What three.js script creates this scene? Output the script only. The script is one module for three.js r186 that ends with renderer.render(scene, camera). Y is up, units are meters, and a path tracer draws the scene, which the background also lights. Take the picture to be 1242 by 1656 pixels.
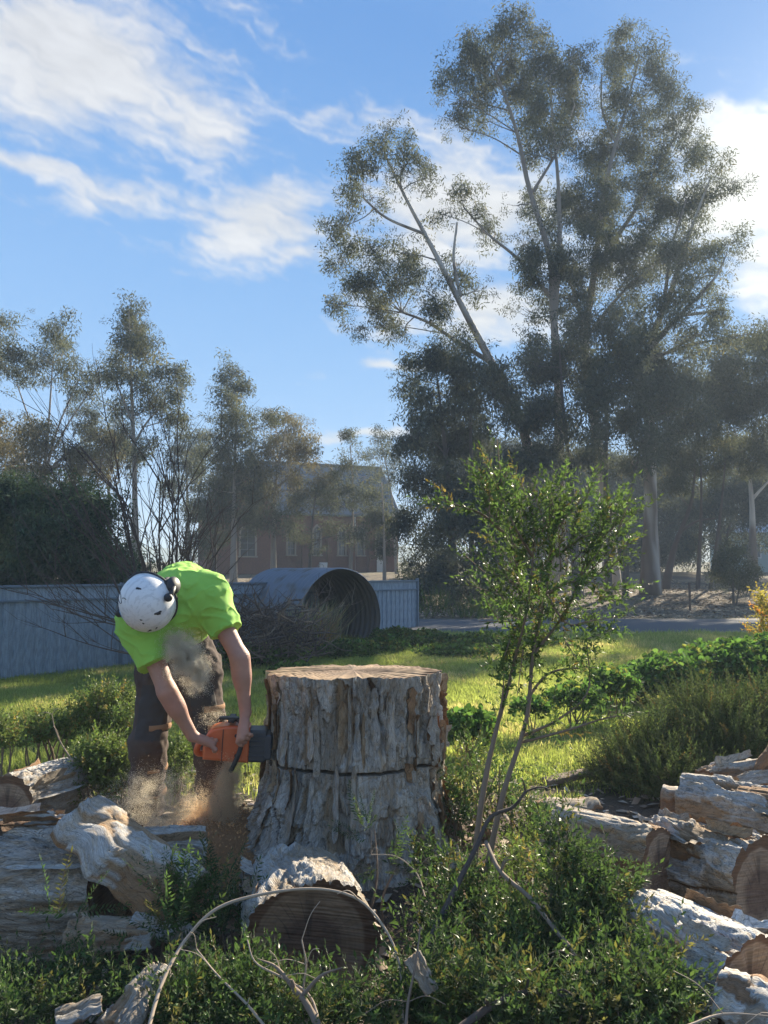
import * as THREE from 'three';
import { mergeGeometries } from 'three/addons/utils/BufferGeometryUtils.js';
import { ImprovedNoise } from 'three/addons/math/ImprovedNoise.js';
import { RoundedBoxGeometry } from 'three/addons/geometries/RoundedBoxGeometry.js';

// ---------------------------------------------------------------- camera, sky, sun, exposure
const V = (x, y, z) => new THREE.Vector3(x, y, z), D2R = Math.PI / 180;
const F = 1275, EYE = 1.5, PITCH = 4.4 * D2R;
const scene = new THREE.Scene();
const camera = new THREE.PerspectiveCamera(2 * Math.atan(828 / F) / D2R, 0.75, 0.05, 3000);
camera.position.set(0, EYE, 0);
camera.rotation.x = PITCH;
scene.add(camera);
const renderer = new THREE.WebGLRenderer({ antialias: true });
renderer.setSize(768, 1024);
renderer.toneMapping = THREE.LinearToneMapping;
renderer.toneMappingExposure = 3.35;
const SKY = 0.372;                                     // strength of the sky against the sun
renderer.shadowMap.enabled = true;
const SUN_AZ = 31, SUN_EL = 26;                       // degrees to the right of the view, degrees up
const sunDir = V(Math.sin(SUN_AZ * D2R) * Math.cos(SUN_EL * D2R), Math.sin(SUN_EL * D2R), -Math.cos(SUN_AZ * D2R) * Math.cos(SUN_EL * D2R));
const sun = new THREE.DirectionalLight(new THREE.Color().setRGB(1, 0.88, 0.68), 5);
sun.name = 'sun';
sun.position.copy(sunDir).multiplyScalar(120);
sun.castShadow = true;
sun.shadow.mapSize.set(4096, 4096);
Object.assign(sun.shadow.camera, { left: -60, right: 60, top: 60, bottom: -60, near: 1, far: 300 });
scene.add(sun, sun.target);
const FOG = 0.0021;
scene.fog = new THREE.FogExp2(new THREE.Color().setRGB(0.72, 0.87, 1.0), FOG);

// ---------------------------------------------------------------- noise and random numbers
const PN = new ImprovedNoise();
const N3 = (x, y, z) => PN.noise(x, y, z);
const fbm = (x, y, z, o = 4) => { let s = 0, a = 0.5; for (let i = 0; i < o; i++) { s += a * PN.noise(x, y, z); x = x * 2.03 + 7.1; y = y * 2.03 + 3.7; z = z * 2.03 + 1.3; a *= 0.5; } return s; };
function rng(seed) { let s = seed * 7919 + 17; return () => { s = (s + 0x6d2b79f5) | 0; let t = Math.imul(s ^ (s >>> 15), 1 | s); t = (t + Math.imul(t ^ (t >>> 7), 61 | t)) ^ t; return ((t ^ (t >>> 14)) >>> 0) / 4294967296; }; }
const smooth = (a, b, x) => { const t = Math.min(1, Math.max(0, (x - a) / (b - a))); return t * t * (3 - 2 * t); };
const clamp = (x, a, b) => Math.min(b, Math.max(a, x)), mix = (a, b, t) => a + (b - a) * t;
const mix3 = (a, b, t) => [mix(a[0], b[0], t), mix(a[1], b[1], t), mix(a[2], b[2], t)];
const col = (r, g, b) => new THREE.Color().setRGB(r, g, b);

// ---------------------------------------------------------------- sky: air and clouds by direction
function makeSky() {
  const w = 4096, h = 2048, data = new Float32Array(w * h * 4);
  // clouds seen this morning, as measured in the photograph: x, y, half widths, slope, strength; kept as azimuth, elevation and degrees
  const seen = [[110, 90, 250, 110, 0, 1.25], [300, 190, 130, 60, -.3, .85], [60, 268, 180, 22, -.1, .9], [180, 312, 110, 28, -.1, .8], [310, 330, 120, 30, -.1, .75], [430, 360, 150, 55, .05, 1.05], [480, 412, 90, 26, .1, .8], [560, 195, 90, 30, .1, .55], [350, 95, 40, 25, .6, .5], [760, 340, 180, 100, 0, 1.15], [800, 500, 140, 50, 0, 1.0],
    [600, 510, 70, 36, -.3, .8], [1190, 300, 120, 110, -.1, 1.25], [1230, 420, 60, 80, 0, 1], [640, 582, 60, 10, 0, .8], [505, 602, 40, 14, 0, .3], [610, 702, 150, 12, 0, 1.1], [1225, 140, 30, 12, 0, .4], [1000, 420, 160, 60, 0, .8]];
  const banks = seen.map(([px, py, rx, ry, sl, st]) => { const x = (px - 621) / F, y = (828 - py) / F, wy = y * Math.cos(PITCH) + Math.sin(PITCH), wz = Math.cos(PITCH) - y * Math.sin(PITCH); return [Math.atan2(x, wz) / D2R, Math.atan2(wy, Math.hypot(x, wz)) / D2R, rx / 22.2, ry / 22.2, sl, st]; });
  const sunU = sunDir.clone().normalize();
  for (let row = h / 2; row < h; row++) {
    const el = ((row + 0.5) / h - 0.5) * Math.PI, y = Math.sin(el), ce = Math.cos(el), e = el / D2R;
    const top = smooth(0, 55, e), low = Math.exp(-e / 7);
    let base = mix3([0.215, 0.445, 0.79], [0.09, 0.24, 0.575], top);
    base = mix3(base, [0.44, 0.66, 0.90], low * 0.85);
    for (let c = 0; c < w; c++) {
      const rd = ((c + 0.5) / w - 0.5) * 2 * Math.PI, x = Math.cos(rd) * ce, z = Math.sin(rd) * ce;
      let az = Math.atan2(x, -z) / D2R;
      const cosS = x * sunU.x + y * sunU.y + z * sunU.z, ang = Math.acos(clamp(cosS, -1, 1)) / D2R;
      const glow = 0.5 * Math.exp(-ang / 4) + 0.07 * Math.exp(-ang / 12);
      let m = 0;
      const front = Math.abs(az) < 40 && e < 60;
      if (front) {
        const wx = az + 3.4 * fbm(az * .18, e * .25, 3, 4), wy = e + 2.4 * fbm(az * .18, e * .28, 9, 4);
        for (const b of banks) { const dx = wx - b[0], dy = wy - b[1] - b[4] * dx, q = (dx / b[2]) ** 2 + (dy / b[3]) ** 2; if (q < 4) m = Math.max(m, b[5] * Math.exp(-q * 1.1)); }
      }
      const px = x / (y + 0.12), pz = z / (y + 0.12);
      const wide = smooth(-.02, .35, fbm(px * 1.3 + 4, pz * 1.3, 2.2, 3)) * 0.85, edge = smooth(28, 40, Math.abs(az)) + (1 - smooth(28, 40, Math.abs(az))) * smooth(42, 58, e);
      m = mix(m, wide, clamp(edge, 0, 1));
      let a = 0, bright = 1;
      if (m > 0.04) {
        const sa = az * .96 - e * .28, sb = e * .96 + az * .28, wv = 1.1 * fbm(az * .35, e * .5, 6.6, 3), n = fbm(sa * .13 + wv * .4, sb * .50 + wv, 5.5, 5), fine = fbm(sa * .42 + wv, sb * 2.1 + wv * 2, 1.7, 4), rip = fbm(sa * 2.4 - sb * 1.2, sb * 3.6 + sa * .8, 8.1, 2);
        const loose = 1.15 - .55 * clamp(m, 0, 1.2), d = m + (n * 1.05 + fine * 0.5 + rip * 0.16) * loose;
        a = Math.pow(smooth(0.10, 1.12, d), 1.15);
        bright = 0.92 + 0.16 * fine + .2 * n;
      }
      const lit = 0.74 + 0.24 * Math.exp(-ang / 14);
      const cl = [0.92 * lit * bright, 0.93 * lit * bright, (0.96 * lit - .10 * Math.exp(-ang / 14)) * bright];
      const i = (row * w + c) * 4;
      const warm = [1.0, 0.93, 0.78];
      for (let k = 0; k < 3; k++) data[i + k] = SKY * (mix(base[k], cl[k], a * 0.93) + glow * warm[k]);
      data[i + 3] = 1;
    }
  }
  for (let i = 0; i < w * h * 2; i += 4) { data[i] = 0.30 * SKY; data[i + 1] = 0.32 * SKY; data[i + 2] = 0.3 * SKY; data[i + 3] = 1; }
  const t = new THREE.DataTexture(data, w, h, THREE.RGBAFormat, THREE.FloatType);
  t.mapping = THREE.EquirectangularReflectionMapping;
  t.magFilter = t.minFilter = THREE.LinearFilter;
  t.needsUpdate = true;
  return t;
}
scene.background = scene.environment = makeSky();

// ---------------------------------------------------------------- helpers
const cosP = Math.cos(PITCH), sinP = Math.sin(PITCH);
// a place from what was measured in the photograph and how far away it stands
function P(px, py, d) { const x = (px - 621) / F * d, y = (828 - py) / F * d; return V(x, EYE + y * cosP + d * sinP, -(d * cosP - y * sinP)); }
const ROAD_NEAR = 19.2, ROAD_FAR = 25.2;
function hgt(x, z) {
  const d = -z;
  let y = 0.55 * smooth(28, 40, d) + 1.0 * smooth(38, 64, d) + 2.5 * smooth(64, 200, d);
  y -= 0.14 * (1 - smooth(2.6, 4.2, d));
  y += (1 - smooth(13, 17, d)) * 0.05 * fbm(x * .5, 1, z * .5, 3);
  y -= 0.18 * smooth(-1, -5, x) * smooth(9, 12, d) * (1 - smooth(19, 24, d));
  return y;
}
const onGround = (x, z) => V(x, hgt(x, z), z);
const counts = {};
function numbered(n) { const k = counts[n] = (counts[n] ?? -1) + 1; return k ? n + '_' + String(k).padStart(3, '0') : n; }
function tag(o, label, category, group, kind) { if (label) o.userData.label = label; if (category) o.userData.category = category; if (group) o.userData.group = group; if (kind) o.userData.kind = kind; return o; }
function thing(name, label, category, pos, group) { const o = new THREE.Group(); o.name = numbered(name); if (pos) o.position.copy(pos); scene.add(o); return tag(o, label, category, group); }
// a part whose geometry is given in the place where it stands
function part(parent, name, geo, mat, local) { const m = new THREE.Mesh(geo, mat); m.name = name; m.castShadow = m.receiveShadow = true; if (!local) m.position.copy(parent.position).negate(); parent.add(m); return m; }
function single(name, geo, mat, label, category, group, kind) { const m = new THREE.Mesh(geo, mat); m.name = numbered(name); m.castShadow = m.receiveShadow = true; scene.add(m); return tag(m, label, category, group, kind); }
function copies(parent, name, geo, mat, list, local) {
  const m = new THREE.InstancedMesh(geo, mat, list.length), c = new THREE.Color();
  list.forEach((it, i) => { m.setMatrixAt(i, it.m); c.setRGB(...(it.c || [1, 1, 1])); m.setColorAt(i, c); });
  m.name = parent ? name : numbered(name); m.castShadow = m.receiveShadow = true;
  if (parent && !local) m.position.copy(parent.position).negate();
  (parent || scene).add(m); m.userData.kind = 'stuff';
  return m;
}
const X = V(1, 0, 0), Y = V(0, 1, 0), Z = V(0, 0, 1);
const _q = new THREE.Quaternion(), _q2 = new THREE.Quaternion();
function M4(p, q, s) { return new THREE.Matrix4().compose(p, q, s.isVector3 ? s : V(s, s, s)); }
const along = (dir, roll = 0) => { const q = new THREE.Quaternion().setFromUnitVectors(Y, dir.clone().normalize()); return roll ? q.multiply(_q2.setFromAxisAngle(Y, roll)) : q; };
function paint(g, fn) { const p = g.attributes.position, c = new Float32Array(p.count * 3); for (let i = 0; i < p.count; i++) { const k = fn(p.getX(i), p.getY(i), p.getZ(i), i); c[i * 3] = k[0]; c[i * 3 + 1] = k[1]; c[i * 3 + 2] = k[2]; } g.setAttribute('color', new THREE.BufferAttribute(c, 3)); return g; }
function geoFrom(pos, idx, extra = {}) { const g = new THREE.BufferGeometry(); g.setAttribute('position', new THREE.Float32BufferAttribute(pos, 3)); if (extra.uv) g.setAttribute('uv', new THREE.Float32BufferAttribute(extra.uv, 2)); if (extra.color) g.setAttribute('color', new THREE.Float32BufferAttribute(extra.color, 3)); if (idx) g.setIndex(idx); g.computeVertexNormals(); return g; }
// tube with its own radius at each point, capped
function tube(pts, radii, seg = 6, step = 3, bump = 0, seed = 0) {
  const curve = pts.length > 2 ? new THREE.CatmullRomCurve3(pts, false, 'centripetal') : new THREE.LineCurve3(pts[0], pts[1]);
  const n = Math.max(2, (pts.length - 1) * step), fr = curve.computeFrenetFrames(n, false), pos = [], uv = [], idx = [];
  const len = curve.getLength();
  for (let i = 0; i <= n; i++) {
    const t = i / n, p = curve.getPointAt(t), f = t * (radii.length - 1), k = Math.min(radii.length - 2, Math.floor(f)), r = mix(radii[k], radii[k + 1], f - k);
    for (let j = 0; j <= seg; j++) {
      const a = j / seg * 2 * Math.PI, ca = Math.cos(a), sa = Math.sin(a), rr = r * (bump ? 1 + bump * N3(ca * 1.4 + seed, sa * 1.4, t * len / r * .35) : 1);
      pos.push(p.x + (fr.normals[i].x * ca + fr.binormals[i].x * sa) * rr, p.y + (fr.normals[i].y * ca + fr.binormals[i].y * sa) * rr, p.z + (fr.normals[i].z * ca + fr.binormals[i].z * sa) * rr);
      uv.push(j / seg * 2 * Math.PI * r, t * len);
    }
  }
  for (let i = 0; i < n; i++) for (let j = 0; j < seg; j++) { const a = i * (seg + 1) + j, b = a + seg + 1; idx.push(a, a + 1, b, b, a + 1, b + 1); }
  for (const [row, flip] of [[0, 0], [n, 1]]) { const c = pos.length / 3, p = curve.getPointAt(row ? 1 : 0); pos.push(p.x, p.y, p.z); uv.push(0, 0); for (let j = 0; j < seg; j++) { const a = row * (seg + 1) + j; flip ? idx.push(a, a + 1, c) : idx.push(a + 1, a, c); } }
  return geoFrom(pos, idx, { uv });
}
function box(w, h, d, r = 0.004, at) { const g = new RoundedBoxGeometry(w, h, d, 2, Math.min(r, w / 2.1, h / 2.1, d / 2.1)); if (at) g.translate(at.x, at.y, at.z); return g; }
const merge = (list) => mergeGeometries(list.map((g) => { const n = g.index ? g.toNonIndexed() : g; for (const k of Object.keys(n.attributes)) if (!['position', 'normal', 'uv', 'color'].includes(k)) n.deleteAttribute(k); return n; }));

// textures that say what surfaces are made of
function tex(size, fn, srgb, repeat = 1) {
  const d = new Uint8Array(size * size * 4);
  for (let y = 0; y < size; y++) for (let x = 0; x < size; x++) { const k = fn(x / size, y / size), i = (y * size + x) * 4; for (let c = 0; c < 3; c++) d[i + c] = clamp(Math.round((Array.isArray(k) ? k[c] : k) * 255), 0, 255); d[i + 3] = 255; }
  const t = new THREE.DataTexture(d, size, size); t.magFilter = THREE.LinearFilter; t.minFilter = THREE.LinearMipmapLinearFilter; t.wrapS = t.wrapT = THREE.RepeatWrapping; t.repeat.set(repeat, repeat);
  if (srgb) t.colorSpace = THREE.SRGBColorSpace;
  t.needsUpdate = true; return t;
}
// noise that tiles: a torus walk in 3-D is enough at these scales
const tile = (u, v, fu, fv, s) => { const a = u * 2 * Math.PI, b = v * 2 * Math.PI; return N3(Math.cos(a) * fu + s, Math.sin(a) * fu + Math.cos(b) * fv * .73, Math.sin(b) * fv + s * 1.7); };
const T = {
  fibre: tex(512, (u, v) => 0.5 + 0.30 * tile(u, v, 9, 1.5, 1) + 0.28 * tile(u, v, 26, 3, 5) + .18 * tile(u, v, 50, 8, 9), false, 1),
  grain: tex(512, (u, v) => 0.5 + 0.3 * tile(u, v, 6, 6, 1) + 0.28 * tile(u, v, 17, 17, 5) + .22 * tile(u, v, 40, 40, 9), false, 1),
  flake: tex(1024, (u, v) => {
    const w = .5 * tile(u, v, 3, 2, 4), a = Math.abs(tile(u + w * .05, v, 7, 2.2, 1)), b = Math.abs(tile(u, v + w * .04, 13, 5, 6)), f = tile(u, v, 40, 9, 2), g = tile(u, v, 22, 22, 8), t = tile(u, v, 4, 3, 12);
    const k = .80 - .50 * smooth(.065, 0, a) * smooth(-.42, .12, g + f) - .42 * smooth(.055, 0, b) * smooth(-.35, .15, t - f) + .26 * f + .22 * g, tan = smooth(.0, .35, t + .5 * f);
    return [k * (1 - .02 * tan), k * (1 - .13 * tan), k * (1 - .26 * tan)];
  }, false, 1),
  weave: tex(256, (u, v) => 0.5 + .2 * Math.sin(u * 2 * Math.PI * 64) * Math.sin(v * 2 * Math.PI * 64) + .25 * tile(u, v, 12, 12, 3), false, 1),
};
const std = (o) => new THREE.MeshStandardMaterial({ roughness: 0.9, ...o });
const phys = (o) => new THREE.MeshPhysicalMaterial({ roughness: 0.9, ...o });
const leafMat = (c, tr = 0.42, coat = 0) => phys({ color: c, vertexColors: true, roughness: 1, transmission: tr, thickness: 0, side: THREE.DoubleSide, clearcoat: coat, clearcoatRoughness: 0.3, specularIntensity: 0.3 });
const clone = (t, rx, ry) => { const c = t.clone(); c.repeat.set(rx, ry); c.needsUpdate = true; return c; };
const MT = {
  bark: std({ color: 0xffffff, vertexColors: true, map: clone(T.flake, 2.6, 1.3), bumpMap: clone(T.flake, 2.6, 1.3), bumpScale: 0.008 }),
  flap: std({ color: 0xffffff, vertexColors: true, map: clone(T.flake, 3, 1.7), bumpMap: clone(T.flake, 3, 1.7), bumpScale: 0.003, side: THREE.DoubleSide }),
  gumBark: std({ color: col(.30, .26, .22), bumpMap: clone(T.fibre, 1, .5), bumpScale: 0.02 }),
  paleBark: std({ color: 0xffffff, vertexColors: true, bumpMap: clone(T.fibre, 1, .5), bumpScale: 0.02 }),
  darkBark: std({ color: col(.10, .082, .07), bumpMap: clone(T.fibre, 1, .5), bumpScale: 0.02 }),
  twig: std({ color: col(.20, .15, .11), bumpMap: clone(T.fibre, 8, 4), bumpScale: 0.001 }),
  darkTwig: std({ color: col(.075, .055, .045) }),
  dryTwig: std({ color: col(.34, .27, .20) }),
};
// ---------------------------------------------------------------- ground, road, hills
{
  const xs = [], ds = [];
  for (let i = -110; i <= 110; i++) { const t = i / 110; xs.push(Math.sign(t) * (12 * Math.abs(t) + 600 * Math.abs(t) ** 5)); }
  ds.push(-300, -120, -50, -25); for (let i = 0; i <= 260; i++) { const t = i / 260; ds.push(-14 + 46 * t + 700 * t ** 7); }
  const pos = [], idx = [], uv = [], color = [], nx = xs.length;
  for (const d of ds) for (const x of xs) {
    const z = -d; pos.push(x, hgt(x, z), z); uv.push(x, z);
    const n = fbm(x * .35, 3, z * .35, 4), n2 = fbm(x * 2.1, 5, z * 2.1, 3);
    let c = mix3([0.075, 0.085, 0.030], [0.115, 0.105, 0.045], smooth(-.3, .4, n + n2));
    const soil = smooth(6.3, 4.8, d + n * 1.5);
    c = mix3(c, mix3([0.07, 0.05, 0.035], [0.15, 0.10, 0.065], smooth(-.3, .4, n2)), soil);
    const litter = smooth(25, 28, d);
    c = mix3(c, mix3([0.10, 0.075, 0.05], [0.22, 0.17, 0.11], smooth(-.3, .35, n2 + n)), litter * (1 - .6 * smooth(45, 70, d)));
    color.push(...c);
  }
  for (let j = 0; j < ds.length - 1; j++) for (let i = 0; i < nx - 1; i++) { const a = j * nx + i, b = a + nx; idx.push(a, a + 1, b, b, a + 1, b + 1); }
  single('ground', geoFrom(pos, idx, { uv, color }), std({ vertexColors: true, bumpMap: clone(T.grain, 1.3, 1.3), bumpScale: .05, roughness: 1 }), 'rough grassy ground turning to bare soil and leaf litter', null, null, 'structure');
  // road: one strip across the view
  const strip = (d0, d1, y0, y1, n, wav) => { const p = [], id = [], u = []; for (let i = 0; i <= n; i++) { const x = -60 + 150 * i / n, w = wav * fbm(x * .4, 7, 1, 3); for (const [k, d] of [[0, d0], [1, d1]]) { p.push(x, k ? y1 : y0, -(d + (k ? w : -w))); u.push(x, d); } } for (let i = 0; i < n; i++) { const a = i * 2; id.push(a, a + 2, a + 1, a + 1, a + 2, a + 3); } return geoFrom(p, id, { uv: u }); };
  single('verge', strip(18.9, 25.9, .012, .012, 300, .35), std({ color: col(.17, .145, .11), bumpMap: clone(T.grain, 2, 2), bumpScale: .02 }), 'strip of pale gravel verge along the road', null, null, 'structure');
  single('road', strip(ROAD_NEAR, ROAD_FAR, .022, .022, 300, .08), std({ color: col(.085, .088, .094), bumpMap: clone(T.grain, 4, 4), bumpScale: .004, roughness: 1 }), 'grey sealed road crossing in front of the tall trees', null, null, 'structure');
  // low hills far behind
  const hp = [], hi = [], n = 120;
  for (let j = 0; j <= 6; j++) for (let i = 0; i <= n; i++) { const a = (-75 + 150 * i / n) * D2R, r = 420 + j * 34, t = j / 6, y = 2 + (19 + 16 * fbm(a * 3.2, 4, 2, 4)) * Math.sin(t * Math.PI * .62) ; hp.push(Math.sin(a) * r, j ? y : -2, -Math.cos(a) * r); }
  for (let j = 0; j < 6; j++) for (let i = 0; i < n; i++) { const a = j * (n + 1) + i, b = a + n + 1; hi.push(a, a + 1, b, b, a + 1, b + 1); }
  single('hills', geoFrom(hp, hi), std({ color: col(.07, .10, .06) }), 'low wooded hills on the skyline', null, null, 'structure');
}

// ---------------------------------------------------------------- foliage shapes
function leafTris(len, w, fold, curl) { // base, left, mid, right, tip
  return { p: [[0, 0, 0], [-w / 2, len * .42, fold], [0, len * .45, 0], [w / 2, len * .42, fold], [0, len, -curl]], f: [[0, 2, 1], [0, 3, 2], [1, 2, 4], [2, 3, 4]] };
}
function bunch(list) { // list of {leaf, m, c}
  const pos = [], idx = [], color = [], v = V();
  for (const { leaf, m, c } of list) { const o = pos.length / 3; leaf.p.forEach((p) => { v.set(...p).applyMatrix4(m); pos.push(v.x, v.y, v.z); color.push(...c); }); leaf.f.forEach((f) => idx.push(f[0] + o, f[1] + o, f[2] + o)); }
  const g = geoFrom(pos, idx, { color }); return g;
}
const roundLeaf = (len, w) => ({ p: [[0, 0, 0], [-w * .42, len * .22, w * .07], [-w * .5, len * .55, w * .10], [-w * .26, len * .88, w * .04], [0, len, -w * .08], [w * .26, len * .88, w * .04], [w * .5, len * .55, w * .10], [w * .42, len * .22, w * .07], [0, len * .5, 0]], f: [[8, 1, 0], [8, 2, 1], [8, 3, 2], [8, 4, 3], [8, 5, 4], [8, 6, 5], [8, 7, 6], [8, 0, 7]] });
const tri4 = (len, w) => ({ p: [[-w, 0, 0], [w, 0, 0], [0, len, 0], [0, 0, w * 1.5]], f: [[0, 1, 2], [1, 3, 2], [3, 0, 2]] });
// a drooping spray of narrow gum leaves
function gumSpray(seed, n = 34, R = .42, len = .15, w = .034) {
  const r = rng(seed), L = [];
  for (let i = 0; i < n; i++) {
    const a = r() * 6.283, rad = R * Math.sqrt(r()), p = V(Math.cos(a) * rad, (r() - .55) * R * 1.3, Math.sin(a) * rad);
    const d = V((r() - .5) * 1.3, -1 + r() * 1.0, (r() - .5) * 1.3).normalize(), k = .7 + r() * .6, q = along(d, r() * 6.283), t = .75 + r() * .5;
    L.push({ leaf: { p: [[0, 0, 0], [-w / 2, len * .4, 0], [w / 2, len * .4, 0], [0, len, .02]], f: [[0, 2, 1], [1, 2, 3]] }, m: M4(p, q, k), c: [t, t, t * (.85 + r() * .3)] });
  }
  return bunch(L);
}
// a leafy twig with two ranks of small pointed leaves
function sprig(seed, len, n, leafLen, leafW, o = {}) {
  const r = rng(seed), L = [], bend = (r() - .5) * .5, lean = (r() - .5) * .4;
  const at = (t) => V(Math.sin(t * bend * 2) * len * t * .5, len * t, lean * len * t * t);
  for (let i = 0; i < n; i++) {
    const t = (i + .6) / n, p = at(t), s = i % 2 ? 1 : -1, a = (o.spin ?? 0.9) * i * (o.spiral ? 2.4 : 0) + (r() - .5) * .8;
    const up = (o.up ?? .62) + (r() - .5) * .5, d = V(s * Math.cos(a), up, Math.sin(a) * (o.spiral ? s : 1)).normalize(), k = (1 - .5 * t * t) * (.7 + r() * .6), v = .7 + r() * .6;
    L.push({ leaf: leafTris(leafLen, leafW, leafW * .16, leafLen * .12), m: M4(p, along(d, r() * 6.283 * (o.rollAll ? 1 : .12) + (o.spiral ? 1 : 0)), k), c: [v, v, v * .9] });
  }
  L.push({ leaf: leafTris(leafLen, leafW, leafW * .16, 0), m: M4(at(1), along(V(bend, 1, lean)), .8), c: [1.15, 1.15, .9] });
  for (let i = 0; i < 4; i++) { const a = at(i / 4), b = at((i + 1) / 4).sub(a); L.push({ leaf: tri4(b.length() * 1.15, len * .006), m: M4(a, along(b), 1), c: [1.1, .75, .6] }); }
  return bunch(L);
}
const G = {
  gum: [1, 2, 3].map((s) => gumSpray(s, 40, .44, .20, .050)),
  fine: [11, 12].map((s) => gumSpray(s, 60, .36, .12, .03)),
  small: [21, 22, 23, 24].map((s) => sprig(s, .20, 22, .030, .0115, { spiral: 1 })),
  myrtle: [31, 32, 33].map((s) => sprig(s, .21, 19, .044, .0155, { up: .75, spiral: 1 })),
  frond: [41, 42].map((s) => sprig(s, .26, 26, .042, .012, { up: .8 })),
  box: [51, 52, 53].map((s) => sprig(s, .12, 20, .024, .014, { spiral: 1, rollAll: 1 })),
  needle: [61, 62].map((s) => sprig(s, .22, 46, .030, .006, { up: 1.1, spiral: 1 })),
  broad: [71, 72].map((s) => { const r = rng(s), L = []; for (let i = 0; i < 12; i++) { const a = r() * 6.28, t = .6 + r() * .8; const d = V(Math.cos(a), .5 + r() * .7, Math.sin(a)).normalize(); L.push({ leaf: roundLeaf(.055, .052), m: M4(V(Math.cos(a) * .05, r() * .09, Math.sin(a) * .05), along(d, r() * 6.28), .6 + r() * .6), c: [t, t, t] }); } return bunch(L); }),
};
function grassTuft(seed, n, h, w, spread) {
  const r = rng(seed), pos = [], idx = [], color = [];
  for (let i = 0; i < n; i++) {
    const a = r() * 6.283, rad = spread * Math.sqrt(r()), x = Math.cos(a) * rad, z = Math.sin(a) * rad, b = r() * 6.283, lean = (.15 + r() * .8) * h, hh = h * (.5 + r() * .7), wx = Math.cos(b + 1.57) * w / 2, wz = Math.sin(b + 1.57) * w / 2, o = pos.length / 3, t = .75 + r() * .5;
    const q = [[0, 0, 1], [.45, .22, .85], [1, .9, 0]];
    q.forEach(([ty, tl, tw], k) => { const cx = x + Math.cos(b) * lean * tl, cz = z + Math.sin(b) * lean * tl, y = hh * ty * (1 - .25 * tl); pos.push(cx - wx * tw, y, cz - wz * tw); color.push(t, t, t * .9); if (k < 2) { pos.push(cx + wx * tw, y, cz + wz * tw); color.push(t, t, t * .9); } });
    idx.push(o, o + 1, o + 2, o + 1, o + 3, o + 2, o + 2, o + 3, o + 4);
  }
  return geoFrom(pos, idx, { color });
}
const ML = {
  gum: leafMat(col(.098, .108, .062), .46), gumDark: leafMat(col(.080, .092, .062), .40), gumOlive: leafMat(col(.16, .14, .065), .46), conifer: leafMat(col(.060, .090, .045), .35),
  myrtle: leafMat(col(.060, .102, .032), .45, .28), sapling: leafMat(col(.085, .14, .042), .5, .22), under: leafMat(col(.065, .11, .034), .45, .22), boxy: leafMat(col(.13, .18, .05), .45, .3), juniper: leafMat(col(.085, .115, .045), .4),
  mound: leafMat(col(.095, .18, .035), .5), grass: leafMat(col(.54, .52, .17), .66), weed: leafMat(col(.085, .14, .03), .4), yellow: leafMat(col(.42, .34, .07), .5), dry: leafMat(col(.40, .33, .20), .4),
};

// ---------------------------------------------------------------- grass
{
  const r = rng(5), tufts = [1, 2, 3].map((s) => grassTuft(s, 16, .085, .006, .09)), sets = [[], [], []];
  const blocked = (x, z) => Math.hypot(x - .18, z + 4.45) < .75;
  let n = 0;
  while (n < 52000) {
    const d = 5.2 + 13.6 * Math.pow(r(), .8), x = (r() * 2 - 1) * (d * .56 + .6), z = -d;
    if (blocked(x, z)) continue;
    const f = fbm(x * .6, 2, z * .6, 3), g = fbm(x * 2.4, 6, z * 2.4, 2);
    if (d < 6.2 && r() > (d - 5) / 1.4) continue;
    if (g < -.34) { n++; continue; }
    const s = (.65 + r() * .55) * (1 + .5 * g) * (1 + smooth(14, 18, d) * .9), y = hgt(x, z);
    const dry = smooth(.05, .4, f + (r() - .5) * .5), c = mix3([.70, .86, .6], [1.5, 1.3, 1.8], dry), v = .65 + r() * .5;
    sets[n % 3].push({ m: M4(V(x, y - .005, z), _q.clone().setFromAxisAngle(Y, r() * 6.28), V(s, s * (.8 + r() * .6), s)), c: c.map((k) => k * v) });
    n++;
  }
  const lawn = thing('lawn_grass', 'bright tufted lawn grass lit from behind the stump', 'grass', V(0, 0, 0)); lawn.userData.kind = 'stuff';
  sets.forEach((s, i) => copies(lawn, 'grass_tufts', tufts[i], ML.grass, s));
}
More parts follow.
